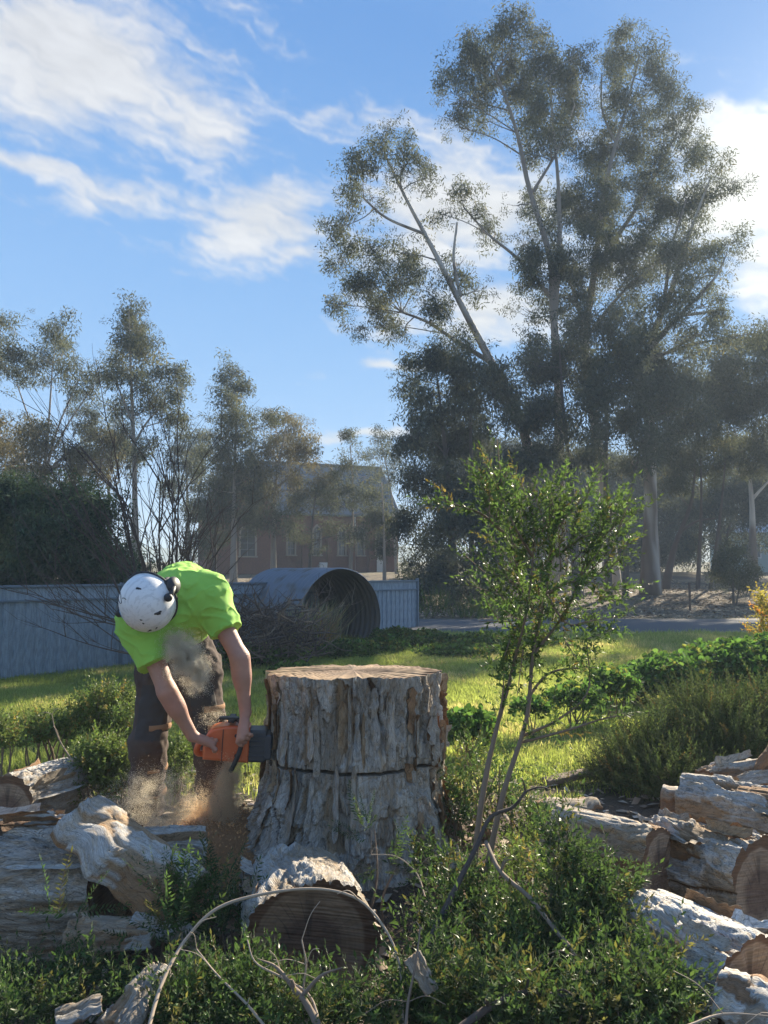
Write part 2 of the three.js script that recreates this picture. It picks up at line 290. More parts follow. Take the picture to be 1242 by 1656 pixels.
// ---------------------------------------------------------------- trees
// c: clumps of foliage as measured [px, py, half width, half height] at about the tree's distance
function gumTree(o) {
  const r = rng(o.seed), d = o.depth, sp = (px, k = 0) => d + k;
  const base = P(o.trunks[0][0][0], 900, d); base.y = hgt(base.x, base.z);
  const g = thing(o.name || 'gum_tree', o.label, 'tree', base, o.group);
  const nodes = [];                                   // points on wood that branches may leave from
  o.trunks.forEach((tr, ti) => {
    const dd = (ti && o.fan) ? (r() - .5) * o.fan : 0, n = tr.length;
    const pts = tr.map(([px, py], i) => { const p = P(px, py, d + (ti ? dd * i / n : 0)); p.x += (r() - .5) * .12 * i; return p; });
    if (!ti || tr[0][1] > 860) { const p0 = pts[0]; p0.y = hgt(p0.x, p0.z) - .1; }
    const r0 = tr[0][2], r1 = o.tip ?? .03, radii = pts.map((_, i) => mix(r0, r1, Math.pow(i / (n - 1), .85)));
    if (!ti) radii[0] *= 1.35;
    let geo = tube(pts, radii, r0 > .25 ? 14 : 8, 5, .12, o.seed + ti);
    if (o.pale) geo = paint(geo, (x, y, z) => { const k = smooth(-.12, .2, fbm(x * 1.4, y * .4, z * 1.4, 4)); return mix3([.17, .13, .10], [.50, .46, .40], k); });
    part(g, ti ? 'limb' : 'trunk', geo, o.pale ? MT.paleBark : o.dark ? MT.darkBark : MT.gumBark);
    const curve = new THREE.CatmullRomCurve3(pts, false, 'centripetal');
    for (let i = 4; i <= 24; i++) nodes.push({ p: curve.getPointAt(i / 24), r: mix(r0, r1, Math.pow(i / 24, .85)) });
  });
  const sprays = [], twigs = [], kinds = o.spray || G.gum;
  o.clumps.forEach(([px, py, rx, ry, dens = 1]) => {
    const R = rx / F * d, Ry = ry / F * d, c = P(px, py, d + (r() - .5) * (o.deep ?? 3.5));
    // the branch that carries it
    let best = null, bd = 1e9; for (const nd of nodes) { const below = c.y - nd.p.y, q = nd.p.distanceTo(c) * (below < .2 ? 2.2 : 1) + Math.abs(below - nd.p.distanceTo(c) * .6) * .3; if (q < bd) { bd = q; best = nd; } }
    if (best) {
      const m1 = best.p.clone().lerp(c, .5); m1.y += best.p.distanceTo(c) * .06 - .1; m1.x += (r() - .5) * .4; m1.z += (r() - .5) * .4;
      const br = Math.min(best.r * .6, .022 + R * .022);
      twigs.push(tube([best.p, m1, c], [br, br * .7, br * .4], 5, 4));
      for (let i = 0; i < 6; i++) { const e = V((r() - .5) * 1.7 * R, (r() - .35) * 1.5 * Ry, (r() - .5) * 1.7 * R).add(c), s = m1.clone().lerp(c, .4 + r() * .6), mm = s.clone().lerp(e, .5); mm.y -= .1; twigs.push(tube([s, mm, e], [br * .42, br * .3, .006], 4, 2)); }
    }
    // each clump is a company of small hanging bunches with clear edges and gaps between
    const ns = clamp(Math.round((o.subs ?? 6.2) * dens * R * Ry * 1.4), 4, 34), sr = o.sprayR ?? 1, per = o.per ?? 13, bun = o.bunch ?? clamp(.33 * Math.min(R, Ry) + .12, .28, .6);
    for (let k = 0; k < ns; k++) {
      let v; do v = V(r() * 2 - 1, r() * 2 - 1, r() * 2 - 1); while (v.lengthSq() > 1);
      if (r() < .6) v.setLength(Math.max(v.length(), .55 + .4 * r()));
      const s = V(c.x + v.x * R, c.y + v.y * Ry, c.z + v.z * R), tone = .72 + r() * .5, bx = bun * (.65 + r() * .7), by = bx * (.9 + r() * 1.0), tilt = (r() - .5) * .9, np = Math.round(per * (.6 + .8 * r()) * clamp(bx * by / .2, .5, 1.8));
      for (let i = 0; i < np; i++) {
        let w; do w = V(r() * 2 - 1, r() * 2 - 1, r() * 2 - 1); while (w.lengthSq() > 1);
        const qx = s.x + w.x * bx + w.y * by * tilt, qy = s.y + w.y * by - .12 * (w.x * w.x), qz = s.z + w.z * bx;
        if (N3(qx * 1.5 + o.seed, qy * 1.15, qz * 1.5) + .5 * N3(qx * 3.7, qy * 2.9, qz * 3.7) < -.02) continue;
        const k2 = sr * (.5 + r() * .7), q = tone * (.8 + r() * .4), hot = r() < .10 ? 1.45 : 1;
        sprays.push({ m: M4(V(qx, qy, qz), _q.clone().setFromEuler(new THREE.Euler((r() - .5) * .7, r() * 6.28, (r() - .5) * .7)), k2), c: [q * hot, q * (hot > 1 ? 1.22 : 1), q * .95] });
      }
    }
    // loose sprays that break the outline
    for (let i = 0; i < ns * 2.2; i++) {
      const w = V(r() * 2 - 1, r() * 2 - 1.15, r() * 2 - 1).setLength(.85 + r() * .55), q = .7 + r() * .5;
      sprays.push({ m: M4(V(c.x + w.x * R * 1.05, c.y + w.y * Ry * 1.15, c.z + w.z * R * 1.05), _q.clone().setFromEuler(new THREE.Euler((r() - .5), r() * 6.28, (r() - .5))), sr * (.4 + r() * .5)), c: [q, q, q * .95] });
    }
  });
  part(g, 'branches', merge(twigs), o.dark ? MT.darkBark : MT.gumBark);
  const crown = new THREE.Group(); crown.name = 'crown'; g.add(crown);
  kinds.forEach((k, i) => { const m = copies(crown, 'leaves', k, o.mat || ML.gum, sprays.filter((_, j) => j % kinds.length === i), true); m.position.copy(base).negate(); });
  return g;
}
const row = (list) => list;
const TALL = 'tall gum trees beyond the road';
gumTree({ seed: 1, depth: 36.5, deep: 3, label: 'tall gum leaning out from the grove over open sky, long bare pale trunk', group: TALL, pale: 1, tip: .05,
  trunks: [[[868, 960, .34], [846, 700], [800, 590], [760, 510], [705, 400], [665, 320], [632, 250]], [[800, 590, .14], [735, 548], [690, 520], [650, 505]], [[745, 480, .09], [735, 420], [742, 360]], [[690, 380, .08], [620, 350], [585, 320]]],
  clumps: [[622, 225, 36, 24], [588, 268, 32, 28], [655, 262, 34, 24], [690, 288, 18, 24], [604, 318, 40, 18, .7], [560, 365, 26, 28], [545, 415, 18, 28, .8], [598, 395, 38, 24], [648, 408, 36, 24], [640, 446, 46, 26], [590, 462, 38, 26], [552, 492, 20, 26, .7], [620, 502, 40, 22], [680, 450, 36, 24, .7], [706, 498, 34, 24, .8], [742, 428, 22, 24, .6], [655, 540, 34, 16, .6], [730, 545, 30, 20, .6], [575, 530, 12, 12, .5], [770, 470, 26, 20, .5]] });
gumTree({ seed: 2, depth: 39, deep: 5, label: 'tallest gum of the grove, crown top touching the upper edge of the sky', group: TALL, tip: .04,
  trunks: [[[905, 960, .36], [903, 800], [900, 640], [897, 500], [888, 420], [860, 300], [832, 210], [800, 120], [785, 75]], [[897, 500, .16], [905, 400], [900, 300], [890, 200], [882, 120]], [[890, 480, .12], [840, 420], [790, 378], [745, 335]], [[862, 310, .08], [905, 240], [932, 170]], [[800, 120, .06], [830, 70], [818, 40]]],
  clumps: [[816, 42, 32, 26], [780, 70, 36, 26], [745, 98, 30, 30], [728, 148, 20, 32], [760, 158, 32, 30], [742, 205, 26, 20], [800, 108, 40, 30], [848, 66, 30, 26], [842, 128, 36, 34], [872, 106, 26, 26], [788, 195, 18, 20, .6], [850, 196, 36, 26], [890, 188, 34, 34], [906, 112, 28, 34], [940, 88, 22, 24], [930, 148, 34, 38], [922, 214, 40, 38], [738, 308, 32, 18, .8], [772, 336, 26, 18, .7], [714, 346, 18, 14, .7], [800, 374, 24, 16, .6], [840, 330, 24, 14, .5], [868, 250, 24, 22, .8], [850, 395, 22, 26, .8]] });
gumTree({ seed: 3, depth: 41, deep: 6, label: 'broad gum in the middle of the grove with forked trunk and full crown', group: TALL, tip: .04,
  trunks: [[[992, 955, .36], [965, 720], [950, 560], [960, 430], [985, 300], [1010, 180], [1030, 90]], [[958, 440, .15], [1000, 380], [1040, 320], [1092, 215]], [[950, 560, .12], [925, 470], [890, 380]], [[952, 540, .12], [1010, 470], [1070, 420]], [[1000, 240, .07], [975, 180], [975, 120]]],
  clumps: [[1020, 80, 34, 30], [986, 112, 26, 34], [1052, 102, 26, 30], [1062, 150, 38, 28], [1000, 168, 36, 34], [1096, 188, 36, 28], [1120, 228, 20, 24], [1042, 226, 46, 32], [982, 248, 42, 38], [1080, 268, 44, 28], [1020, 306, 52, 36], [955, 326, 52, 36], [892, 338, 42, 32], [882, 398, 40, 36], [940, 406, 50, 36], [1010, 400, 52, 36], [1060, 350, 42, 36], [862, 458, 26, 20, .7], [920, 478, 46, 28], [1000, 466, 42, 28], [975, 365, 40, 26], [1062, 424, 36, 26], [905, 440, 30, 20], [850, 500, 24, 16, .5]] });
gumTree({ seed: 4, depth: 37, deep: 6, label: 'gum with thick pale mottled trunk standing at the grove edge, spreading open crown', group: TALL, pale: 1, tip: .03, loose: 1.15,
  trunks: [[[1052, 960, .40], [1050, 800], [1047, 640], [1052, 560], [1082, 460], [1122, 380], [1150, 285]], [[1052, 560, .16], [1110, 500], [1160, 445], [1180, 410]], [[1075, 480, .1], [1085, 400], [1110, 320]], [[1100, 510, .1], [1140, 505], [1170, 500]], [[1052, 580, .1], [1110, 560], [1180, 545]]],
  clumps: [[1142, 262, 30, 18, .7], [1192, 296, 26, 15, .7], [1192, 388, 26, 22, .7], [1122, 300, 38, 28, .8], [1132, 338, 40, 26, .8], [1100, 388, 40, 30], [1132, 416, 42, 30], [1090, 468, 40, 30], [1140, 492, 40, 22], [1060, 520, 40, 26], [1130, 538, 50, 22], [1205, 540, 34, 22, .7], [1130, 450, 34, 18]] });
const DARK = 'dense dark trees low in the grove';
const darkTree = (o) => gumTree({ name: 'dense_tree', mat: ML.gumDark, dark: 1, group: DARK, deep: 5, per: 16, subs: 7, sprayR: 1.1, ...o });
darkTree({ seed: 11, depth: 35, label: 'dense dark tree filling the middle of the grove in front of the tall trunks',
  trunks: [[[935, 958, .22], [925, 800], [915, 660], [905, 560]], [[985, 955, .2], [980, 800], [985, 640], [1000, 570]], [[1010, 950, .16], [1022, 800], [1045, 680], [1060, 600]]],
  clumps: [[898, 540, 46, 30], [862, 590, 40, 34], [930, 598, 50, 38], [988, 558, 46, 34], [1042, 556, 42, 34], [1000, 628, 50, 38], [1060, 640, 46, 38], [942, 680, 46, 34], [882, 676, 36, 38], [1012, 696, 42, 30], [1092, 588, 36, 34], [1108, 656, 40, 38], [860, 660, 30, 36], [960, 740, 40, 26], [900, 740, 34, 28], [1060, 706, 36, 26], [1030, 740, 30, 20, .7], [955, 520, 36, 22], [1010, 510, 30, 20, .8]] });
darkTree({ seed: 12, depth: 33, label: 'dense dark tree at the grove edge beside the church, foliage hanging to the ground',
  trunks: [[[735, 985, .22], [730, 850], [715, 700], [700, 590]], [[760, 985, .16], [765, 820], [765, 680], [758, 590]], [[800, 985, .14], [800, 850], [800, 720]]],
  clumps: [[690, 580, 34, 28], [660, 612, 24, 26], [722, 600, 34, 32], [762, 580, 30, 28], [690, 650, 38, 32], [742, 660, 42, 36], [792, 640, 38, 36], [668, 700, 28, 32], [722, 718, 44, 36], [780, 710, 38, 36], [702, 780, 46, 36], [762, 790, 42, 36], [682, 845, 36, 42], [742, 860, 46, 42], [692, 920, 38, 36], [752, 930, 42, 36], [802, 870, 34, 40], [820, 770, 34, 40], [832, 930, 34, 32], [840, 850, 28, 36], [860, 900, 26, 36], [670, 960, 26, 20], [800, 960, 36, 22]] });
darkTree({ seed: 13, depth: 42, mat: ML.gum, label: 'hazy brownish tree low at the far side of the grove with slanting dark trunk',
  trunks: [[[1075, 950, .2], [1090, 885], [1115, 810], [1122, 720]], [[1098, 860, .1], [1130, 842], [1160, 838]], [[1128, 940, .13], [1134, 800], [1130, 700]], [[1148, 935, .13], [1166, 820], [1172, 720]]],
  clumps: [[1150, 600, 42, 36], [1202, 572, 36, 30], [1130, 680, 42, 36], [1182, 660, 42, 40], [1226, 640, 28, 40], [1100, 728, 36, 30], [1150, 740, 36, 34], [1072, 740, 32, 30], [1202, 728, 32, 32], [1232, 560, 24, 30], [1235, 720, 22, 30], [1120, 780, 26, 22, .7], [1090, 790, 20, 20, .6]] });
gumTree({ seed: 14, depth: 50, label: 'pale slender gum beside the far house, seen through haze', pale: 1, name: 'gum_tree', trunks: [[[1216, 915, .3], [1214, 800], [1205, 740], [1190, 690]], [[1214, 810, .12], [1240, 780], [1262, 760]]], clumps: [[1190, 690, 26, 26, .7], [1245, 750, 26, 22, .7], [1165, 760, 20, 16, .5], [1260, 700, 24, 24]] });
const bush = (o) => gumTree({ name: 'bush', tip: .01, subs: 22, bunch: .3, ...o });
bush({ seed: 15, depth: 33, dark: 1, mat: ML.gum, sprayR: .7, per: 16, label: 'rounded bush growing alone beyond the road under the hazy trees', trunks: [[[1186, 968, .05], [1186, 930], [1185, 900]], [[1190, 968, .04], [1200, 930], [1206, 905]]], clumps: [[1184, 900, 20, 20], [1170, 920, 18, 20], [1202, 920, 18, 20], [1186, 935, 26, 16], [1190, 885, 12, 12]] });
// trees on the other side, beyond the fence
const LT = 'gum trees beyond the fence and the church';
gumTree({ seed: 21, depth: 38, deep: 2.5, label: 'slender gum with pointed crown, tallest beyond the fence', group: LT, tip: .03,
  trunks: [[[220, 930, .2], [216, 750], [215, 600], [212, 500]], [[216, 720, .07], [240, 680], [268, 650]], [[216, 690, .06], [196, 640], [186, 610]]],
  clumps: [[212, 490, 18, 20], [204, 528, 26, 22], [226, 540, 28, 22], [194, 568, 24, 24], [236, 580, 30, 24], [210, 610, 32, 20], [252, 612, 24, 22], [188, 602, 16, 18], [265, 648, 32, 20], [236, 660, 24, 20], [286, 602, 16, 16, .8], [294, 630, 16, 20, .8], [282, 680, 24, 16], [214, 660, 20, 16], [242, 720, 24, 20, .6], [198, 694, 15, 16, .6], [215, 745, 20, 16, .5], [215, 515, 14, 14]] });
gumTree({ seed: 22, depth: 40, deep: 2.5, label: 'open-headed gum on several thin bare stems beside the slender pointed gum', group: LT, tip: .03,
  trunks: [[[72, 900, .14], [70, 780], [56, 700], [28, 625]], [[70, 780, .09], [80, 690], [82, 590]], [[72, 770, .08], [96, 690], [125, 615]], [[86, 730, .05], [115, 680], [155, 625]]],
  clumps: [[80, 530, 30, 22], [60, 568, 26, 22], [102, 570, 26, 22], [76, 602, 30, 16, .8], [44, 602, 16, 18, .8], [130, 600, 22, 18, .7], [150, 622, 22, 20, .6], [124, 642, 20, 14, .5], [160, 592, 16, 14, .5], [20, 560, 20, 30, .8], [4, 522, 16, 20, .8], [10, 602, 22, 26, .8], [-20, 560, 20, 30]] });
gumTree({ seed: 23, depth: 35, deep: 4, mat: ML.gumOlive, name: 'olive_tree', label: 'olive brown bushy tree below the open-headed gum', group: LT, tip: .03, trunks: [[[40, 920, .16], [42, 800], [40, 720]], [[42, 800, .1], [90, 750], [130, 715]]],
  clumps: [[20, 690, 36, 28], [62, 712, 36, 30], [0, 742, 32, 34], [42, 760, 42, 32], [96, 750, 36, 32], [132, 740, 26, 26], [86, 792, 36, 28], [150, 704, 28, 24], [165, 744, 20, 26], [130, 790, 28, 24], [20, 800, 40, 30], [165, 800, 24, 30], [-30, 700, 30, 40]] });
gumTree({ seed: 24, depth: 52, deep: 3, label: 'hazy round-topped tree farther back between the two taller gums', group: LT, trunks: [[[178, 920, .2], [176, 760], [174, 690]]], clumps: [[170, 660, 24, 18], [190, 688, 26, 20], [150, 690, 24, 18], [130, 668, 24, 16], [205, 730, 20, 20], [160, 730, 30, 20]] });
gumTree({ seed: 25, depth: 54, deep: 3, label: 'hazy tree farther back, just past the slender pointed gum', group: LT, trunks: [[[306, 920, .2], [304, 800], [302, 730]]], clumps: [[302, 702, 20, 24], [296, 740, 24, 22], [318, 745, 20, 26], [310, 790, 28, 22, .7], [280, 780, 20, 18, .6], [330, 700, 14, 24]] });
gumTree({ seed: 26, depth: 43, deep: 3, label: 'narrow dense gum standing in front of the church tower end', group: LT, trunks: [[[378, 925, .18], [380, 780], [382, 640]], [[380, 760, .06], [350, 720], [338, 700]]],
  clumps: [[376, 608, 22, 24], [394, 640, 24, 22], [360, 650, 20, 22], [384, 690, 36, 26], [350, 700, 20, 26], [340, 742, 20, 28], [372, 742, 32, 26], [420, 690, 24, 22], [402, 772, 36, 26], [345, 790, 22, 24], [400, 730, 26, 22]] });
gumTree({ seed: 27, depth: 45, deep: 3, mat: ML.gumOlive, label: 'bushy brown-tinged gum standing in front of the church roof', group: LT, trunks: [[[442, 925, .16], [446, 780], [460, 690]], [[446, 790, .07], [480, 760], [500, 740]]],
  clumps: [[450, 680, 22, 20], [480, 690, 20, 22], [460, 720, 32, 24], [430, 740, 24, 24], [490, 740, 22, 24], [450, 772, 34, 22], [520, 762, 20, 16, .8], [415, 790, 24, 20], [480, 790, 26, 18, .8], [500, 720, 14, 16, .8]] });
gumTree({ seed: 28, depth: 47, deep: 2, label: 'thin-stemmed gum with sparse crown against the church roof ridge', group: LT, loose: 1.2, trunks: [[[566, 925, .1], [570, 800], [568, 720]], [[569, 800, .05], [545, 770], [530, 750]]], clumps: [[565, 708, 14, 16, .9], [574, 738, 24, 18, .8], [556, 762, 22, 16, .8], [590, 770, 20, 14, .7], [530, 780, 20, 16, .7], [512, 806, 24, 12, .7], [560, 800, 20, 14, .6], [598, 820, 12, 10, .5]] });
gumTree({ seed: 29, depth: 58, deep: 2, label: 'small pale gum far back in the gap between church and grove', group: LT, trunks: [[[642, 905, .12], [634, 800], [618, 715]]], clumps: [[615, 705, 14, 14], [626, 730, 16, 16], [606, 740, 12, 12, .8], [640, 756, 16, 16, .8], [622, 770, 14, 12, .8]] });
gumTree({ seed: 5, depth: 38, deep: 4, label: 'gum at the frame edge beside the mottled pale trunk, its crown cut by the frame', group: TALL, tip: .03, trunks: [[[1330, 960, .3], [1326, 800], [1316, 700], [1300, 620], [1290, 550]], [[1318, 660, .12], [1330, 640], [1310, 580]], [[1322, 700, .1], [1270, 620], [1240, 580]]],
  clumps: [[1270, 550, 36, 30], [1300, 590, 30, 36], [1245, 600, 34, 30], [1280, 640, 34, 32], [1240, 640, 30, 30], [1300, 660, 36, 30]] });
const HZ = 'hazy trees closing the view behind the grove';
const far = (seed, label, px, d, clumps) => gumTree({ seed, depth: d, deep: 4, dark: 1, mat: ML.gumDark, sprayR: 1.5, bunch: .8, subs: 4, per: 16, name: 'hazy_tree', group: HZ, label, trunks: [[[px, 930, .22], [px + 4, 820], [px - 6, 740]], [[px, 930, .14], [px + 26, 820], [px + 34, 740]]], clumps });
far(61, 'hazy low-crowned tree behind the dense tree at the church side of the grove', 800, 60, [[760, 760, 50, 40], [820, 740, 50, 40], [840, 800, 50, 40], [780, 830, 50, 36], [830, 865, 46, 34], [870, 760, 40, 40]]);
far(62, 'hazy low-crowned tree seen between the trunks in the middle of the grove', 930, 62, [[900, 790, 46, 40], [950, 770, 50, 40], [940, 830, 50, 36], [890, 850, 46, 34], [980, 850, 40, 36], [930, 880, 40, 24], [1000, 780, 40, 40]]);
far(63, 'hazy low-crowned tree behind the mottled pale trunk', 1050, 64, [[1030, 790, 44, 36], [1080, 780, 46, 40], [1040, 850, 40, 34], [1090, 850, 40, 34], [1075, 885, 46, 22], [1020, 890, 40, 20]]);
far(64, 'hazy low-crowned tree in front of the far house', 1160, 58, [[1140, 800, 36, 30], [1190, 790, 40, 34], [1235, 790, 40, 36], [1150, 850, 30, 26, .6], [1225, 845, 30, 26, .7], [1120, 870, 26, 24, .7]]);
gumTree({ seed: 65, depth: 44, deep: 3, mat: ML.gumDark, dark: 1, name: 'dense_tree', label: 'dark leafy tree hiding the church cross wing', trunks: [[[345, 930, .16], [348, 850], [352, 780]]], clumps: [[345, 800, 32, 26], [380, 820, 30, 24], [330, 840, 24, 24], [372, 790, 30, 22], [400, 850, 20, 18, .7], [350, 870, 28, 22], [310, 820, 18, 22, .8], [420, 810, 24, 20], [440, 840, 22, 22], [400, 790, 26, 20], [320, 880, 20, 22]] });
gumTree({ seed: 66, depth: 45, deep: 3, dark: 1, name: 'dense_tree', label: 'leafy tree in front of the middle of the church wall', trunks: [[[500, 930, .1], [504, 850], [510, 790]]], clumps: [[500, 800, 26, 20], [530, 815, 26, 18, .9], [480, 820, 22, 18, .8], [555, 790, 20, 16, .8], [545, 850, 18, 18, .8], [465, 850, 20, 22, .9], [590, 810, 20, 16, .8], [515, 870, 20, 16, .8], [575, 860, 16, 16, .7]] });
gumTree({ seed: 67, depth: 44, deep: 3, mat: ML.gum, name: 'dense_tree', label: 'slim leafy tree before the far corner of the church', trunks: [[[622, 930, .09], [620, 850], [616, 780]]], clumps: [[612, 800, 18, 18], [628, 830, 20, 18], [605, 840, 16, 16, .8], [634, 870, 18, 18, .8], [612, 880, 16, 16, .7]] });
// the hanging dark conifer near the fence
gumTree({ seed: 30, depth: 19, deep: 2.5, name: 'conifer', spray: G.fine, mat: ML.conifer, dark: 1, sprayR: 1.2, per: 30, subs: 26, bunch: .3, label: 'dense drooping dark green conifer rising just behind the fence', trunks: [[[60, 970, .16], [60, 860], [60, 790]], [[62, 920, .1], [110, 850], [140, 830]]],
  clumps: [[30, 800, 42, 28], [90, 812, 42, 28], [20, 868, 50, 34], [90, 868, 46, 38], [150, 858, 36, 38], [182, 900, 32, 32], [60, 922, 60, 26], [140, 930, 50, 22], [-30, 920, 40, 36], [0, 960, 50, 22], [100, 955, 50, 20], [200, 945, 30, 24], [-40, 850, 40, 40], [222, 930, 20, 26]] });

// ---------------------------------------------------------------- bare shrub and heap of twigs
function twigs(r, from, dir, len, rad, depth, out, kink = .35) {
  const pts = [from], n = 4; let p = from.clone(), d = dir.clone().normalize();
  for (let i = 0; i < n; i++) { d.add(V((r() - .5) * kink, (r() - .42) * kink, (r() - .5) * kink)).normalize(); p = p.clone().addScaledVector(d, len / n); pts.push(p); }
  out.push(tube(pts, [rad, rad * .8, rad * .62, rad * .45, rad * .28], depth > 1 ? 6 : 4, 2));
  if (depth > 0) for (let k = 0; k < 5; k++) { const i = 1 + Math.floor(r() * 3.99), s = pts[i], dd = d.clone().multiplyScalar(.8).add(V((r() - .5) * 1.5, (r() - .15) * .9, (r() - .5) * 1.2)).normalize(); twigs(r, s, dd, len * (.35 + r() * .3), rad * .45, depth - 1, out, kink); }
}
{
  const r = rng(77), base = P(272, 1010, 11.6); base.y = hgt(base.x, base.z);
  const g = thing('bare_shrub', 'leafless dark shrub fanning up behind the bending man', 'shrub', base);
  const tips = [[150, 700], [138, 760], [165, 790], [200, 730], [228, 700], [250, 760], [285, 740], [312, 690], [330, 760], [322, 800], [345, 850], [180, 850], [296, 800], [110, 830]];
  for (const [px, py] of tips) { const out = [], e = P(px, py, 11.6 + (r() - .5) * 1.6), b = base.clone().add(V((r() - .5) * .3, 0, (r() - .5) * .3)), d = e.clone().sub(b), L = d.length(); twigs(r, b, d.clone().normalize().add(V(0, .06, 0)), L * .80, .027, 2, out, .2); part(g, 'stem', merge(out), MT.darkTwig); }
  for (const [px, py] of [[60, 985], [40, 1010], [75, 1035], [55, 960], [120, 1000], [100, 1050]]) { const out = [], e = P(px, py, 10.6 + r()), b = base.clone().add(V(-.1, .25 + r() * .5, .2)), d = e.clone().sub(b); twigs(r, b, d.clone().normalize().add(V(0, .12, 0)), d.length() * 1.0, .016, 2, out, .25); part(g, 'branch', merge(out), MT.darkTwig); }
}
{
  const r = rng(78), c = P(415, 1060, 13.2); c.y = hgt(c.x, c.z);
  const g = thing('brush_pile', 'heap of cut bare grey twigs beside the corrugated iron shelter', 'brush pile', c);
  for (let k = 0; k < 5; k++) {
    const out = [];
    for (let i = 0; i < 95; i++) { const a = V(c.x + (r() - .5) * 1.9, c.y + .05 + r() * 1.05 * (1 - .4 * r()), c.z + (r() - .5) * 1.4), d = V((r() - .5) * 2, (r() - .4) * .8, (r() - .5) * 1.4); twigs(r, a, d, .3 + r() * .6, .007 + r() * .012, i % 3 ? 0 : 1, out, .95); }
    part(g, 'twigs', merge(out), k % 2 ? MT.twig : MT.darkTwig).userData.kind = 'stuff';
  }
}
// ---------------------------------------------------------------- fence of metal sheets
{
  const A = V(-6.2, 0, -12.2), B = V(.50, 0, -21.3), dir = B.clone().sub(A).normalize(), len = A.distanceTo(B), start = -4.6, bay = 2.37, nb = Math.round((len - start) / bay);
  const mSheet = std({ color: col(.27, .335, .40), metalness: .15, roughness: .5, map: tex(256, (u, v) => .82 + .3 * tile(u, v, 7, 2, 3) + .2 * tile(u, v, 20, 20, 8), false, .7), bumpMap: clone(T.grain, 1, 1), bumpScale: .001 }), mPost = std({ color: col(.13, .17, .21), metalness: .25, roughness: .5 });
  const fence = thing('metal_fence', 'pale blue-grey ribbed metal sheet fence running behind the man', 'fence', A);
  fence.rotation.y = Math.atan2(-dir.z, dir.x);
  const y0 = -.22, top = 1.30;
  const profile = (x0, x1, y0, y1, pitch, amp) => { const s = new THREE.Shape(), th = .003, up = [], n = Math.round((x1 - x0) / pitch); for (let i = 0; i < n; i++) { const x = x0 + (x1 - x0) * i / n, p = (x1 - x0) / n; up.push([x, 0], [x + p * .45, 0], [x + p * .55, amp], [x + p * .9, amp]); } up.push([x1, 0]); s.moveTo(up[0][0], up[0][1]); up.slice(1).forEach(([x, y]) => s.lineTo(x, y)); up.reverse().forEach(([x, y]) => s.lineTo(x, y + th)); const g = new THREE.ExtrudeGeometry(s, { depth: y1 - y0, bevelEnabled: false }); g.rotateX(-Math.PI / 2); g.translate(0, y0, 0); return g; };
  for (let i = 0; i < nb; i++) {
    const x0 = start + i * bay + .03, x1 = x0 + bay - .06;
    part(fence, 'sheet', profile(x0, x1, y0, top - .27, .19, .028), mSheet, 1);
    part(fence, 'top_panel', profile(x0, x1, top - .235, top - .045, .06, .006), mSheet, 1);
    part(fence, 'rail', merge([box(bay - .06, .035, .05, .006, V((x0 + x1) / 2, top - .2525, .012)), box(bay - .06, .045, .06, .008, V((x0 + x1) / 2, top - .0225, .012))]), mPost, 1);
    part(fence, 'post', box(.058, top + .24, .07, .008, V(x0 - .03, (top - .22) / 2 + .012, .012)), mPost, 1);
  }
  part(fence, 'post', box(.06, top + .26, .075, .008, V(start + nb * bay, (top - .22) / 2 + .02, .012)), mPost, 1);
}
// ---------------------------------------------------------------- corrugated half-round shelter
{
  const c = V(-.86, 0, -16.2), g = thing('iron_shelter', 'old arched corrugated iron shelter open at its dark end', 'shelter', c);
  g.rotation.y = 38 * D2R;  // the axis runs back to the side
  const R = 1.02, cy = .56, L = 2.6, n = 46, a0 = -.60, a1 = Math.PI + .60, rows = 220, th = .012, pos = [], idx = [], color = [];
  for (let s = 0; s < 2; s++) for (let j = 0; j <= rows; j++) for (let i = 0; i <= n; i++) {
    const a = mix(a0, a1, i / n), z = -L * j / rows, rr = R + .026 * Math.sin(j / rows * L / .17 * 2 * Math.PI) - s * th + .012 * N3(a * 2, z * 2, 1);
    pos.push(Math.cos(a) * rr * .98, Math.max(cy + Math.sin(a) * rr, -.05), z); const k = fbm(a * 3, z * 2, 4, 4); color.push(...(s ? [.13, .115, .10] : mix3([.17, .19, .215], [.13, .115, .10], smooth(.05, .35, k))));  // inner skin: all rust tone, kept darker than outside for the shade within
  }
  const st = (rows + 1) * (n + 1);
  for (let j = 0; j < rows; j++) for (let i = 0; i < n; i++) { const a = j * (n + 1) + i, b = a + n + 1; idx.push(a, a + 1, b, b, a + 1, b + 1, st + a, st + b, st + a + 1, st + b, st + b + 1, st + a + 1); }
  for (let i = 0; i < n; i++) for (const j of [0, rows]) { const a = j * (n + 1) + i; idx.push(a, st + a, a + 1, a + 1, st + a, st + a + 1); }
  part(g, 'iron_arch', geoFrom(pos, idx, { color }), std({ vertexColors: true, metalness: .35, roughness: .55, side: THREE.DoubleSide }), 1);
  // a closed back end, its colour darkened for the shade inside the arch
  const s = new THREE.Shape(); for (let i = 0; i <= n; i++) { const a = mix(a0, a1, i / n), x = Math.cos(a) * (R - .03) * .98, y = Math.max(cy + Math.sin(a) * (R - .03), -.05); i ? s.lineTo(x, y) : s.moveTo(x, y); }
  const back = new THREE.ExtrudeGeometry(s, { depth: .01, bevelEnabled: false }); back.translate(0, 0, -L + .05);
  part(g, 'back_panel', back, std({ color: col(.10, .09, .08), roughness: .9 }), 1);
}
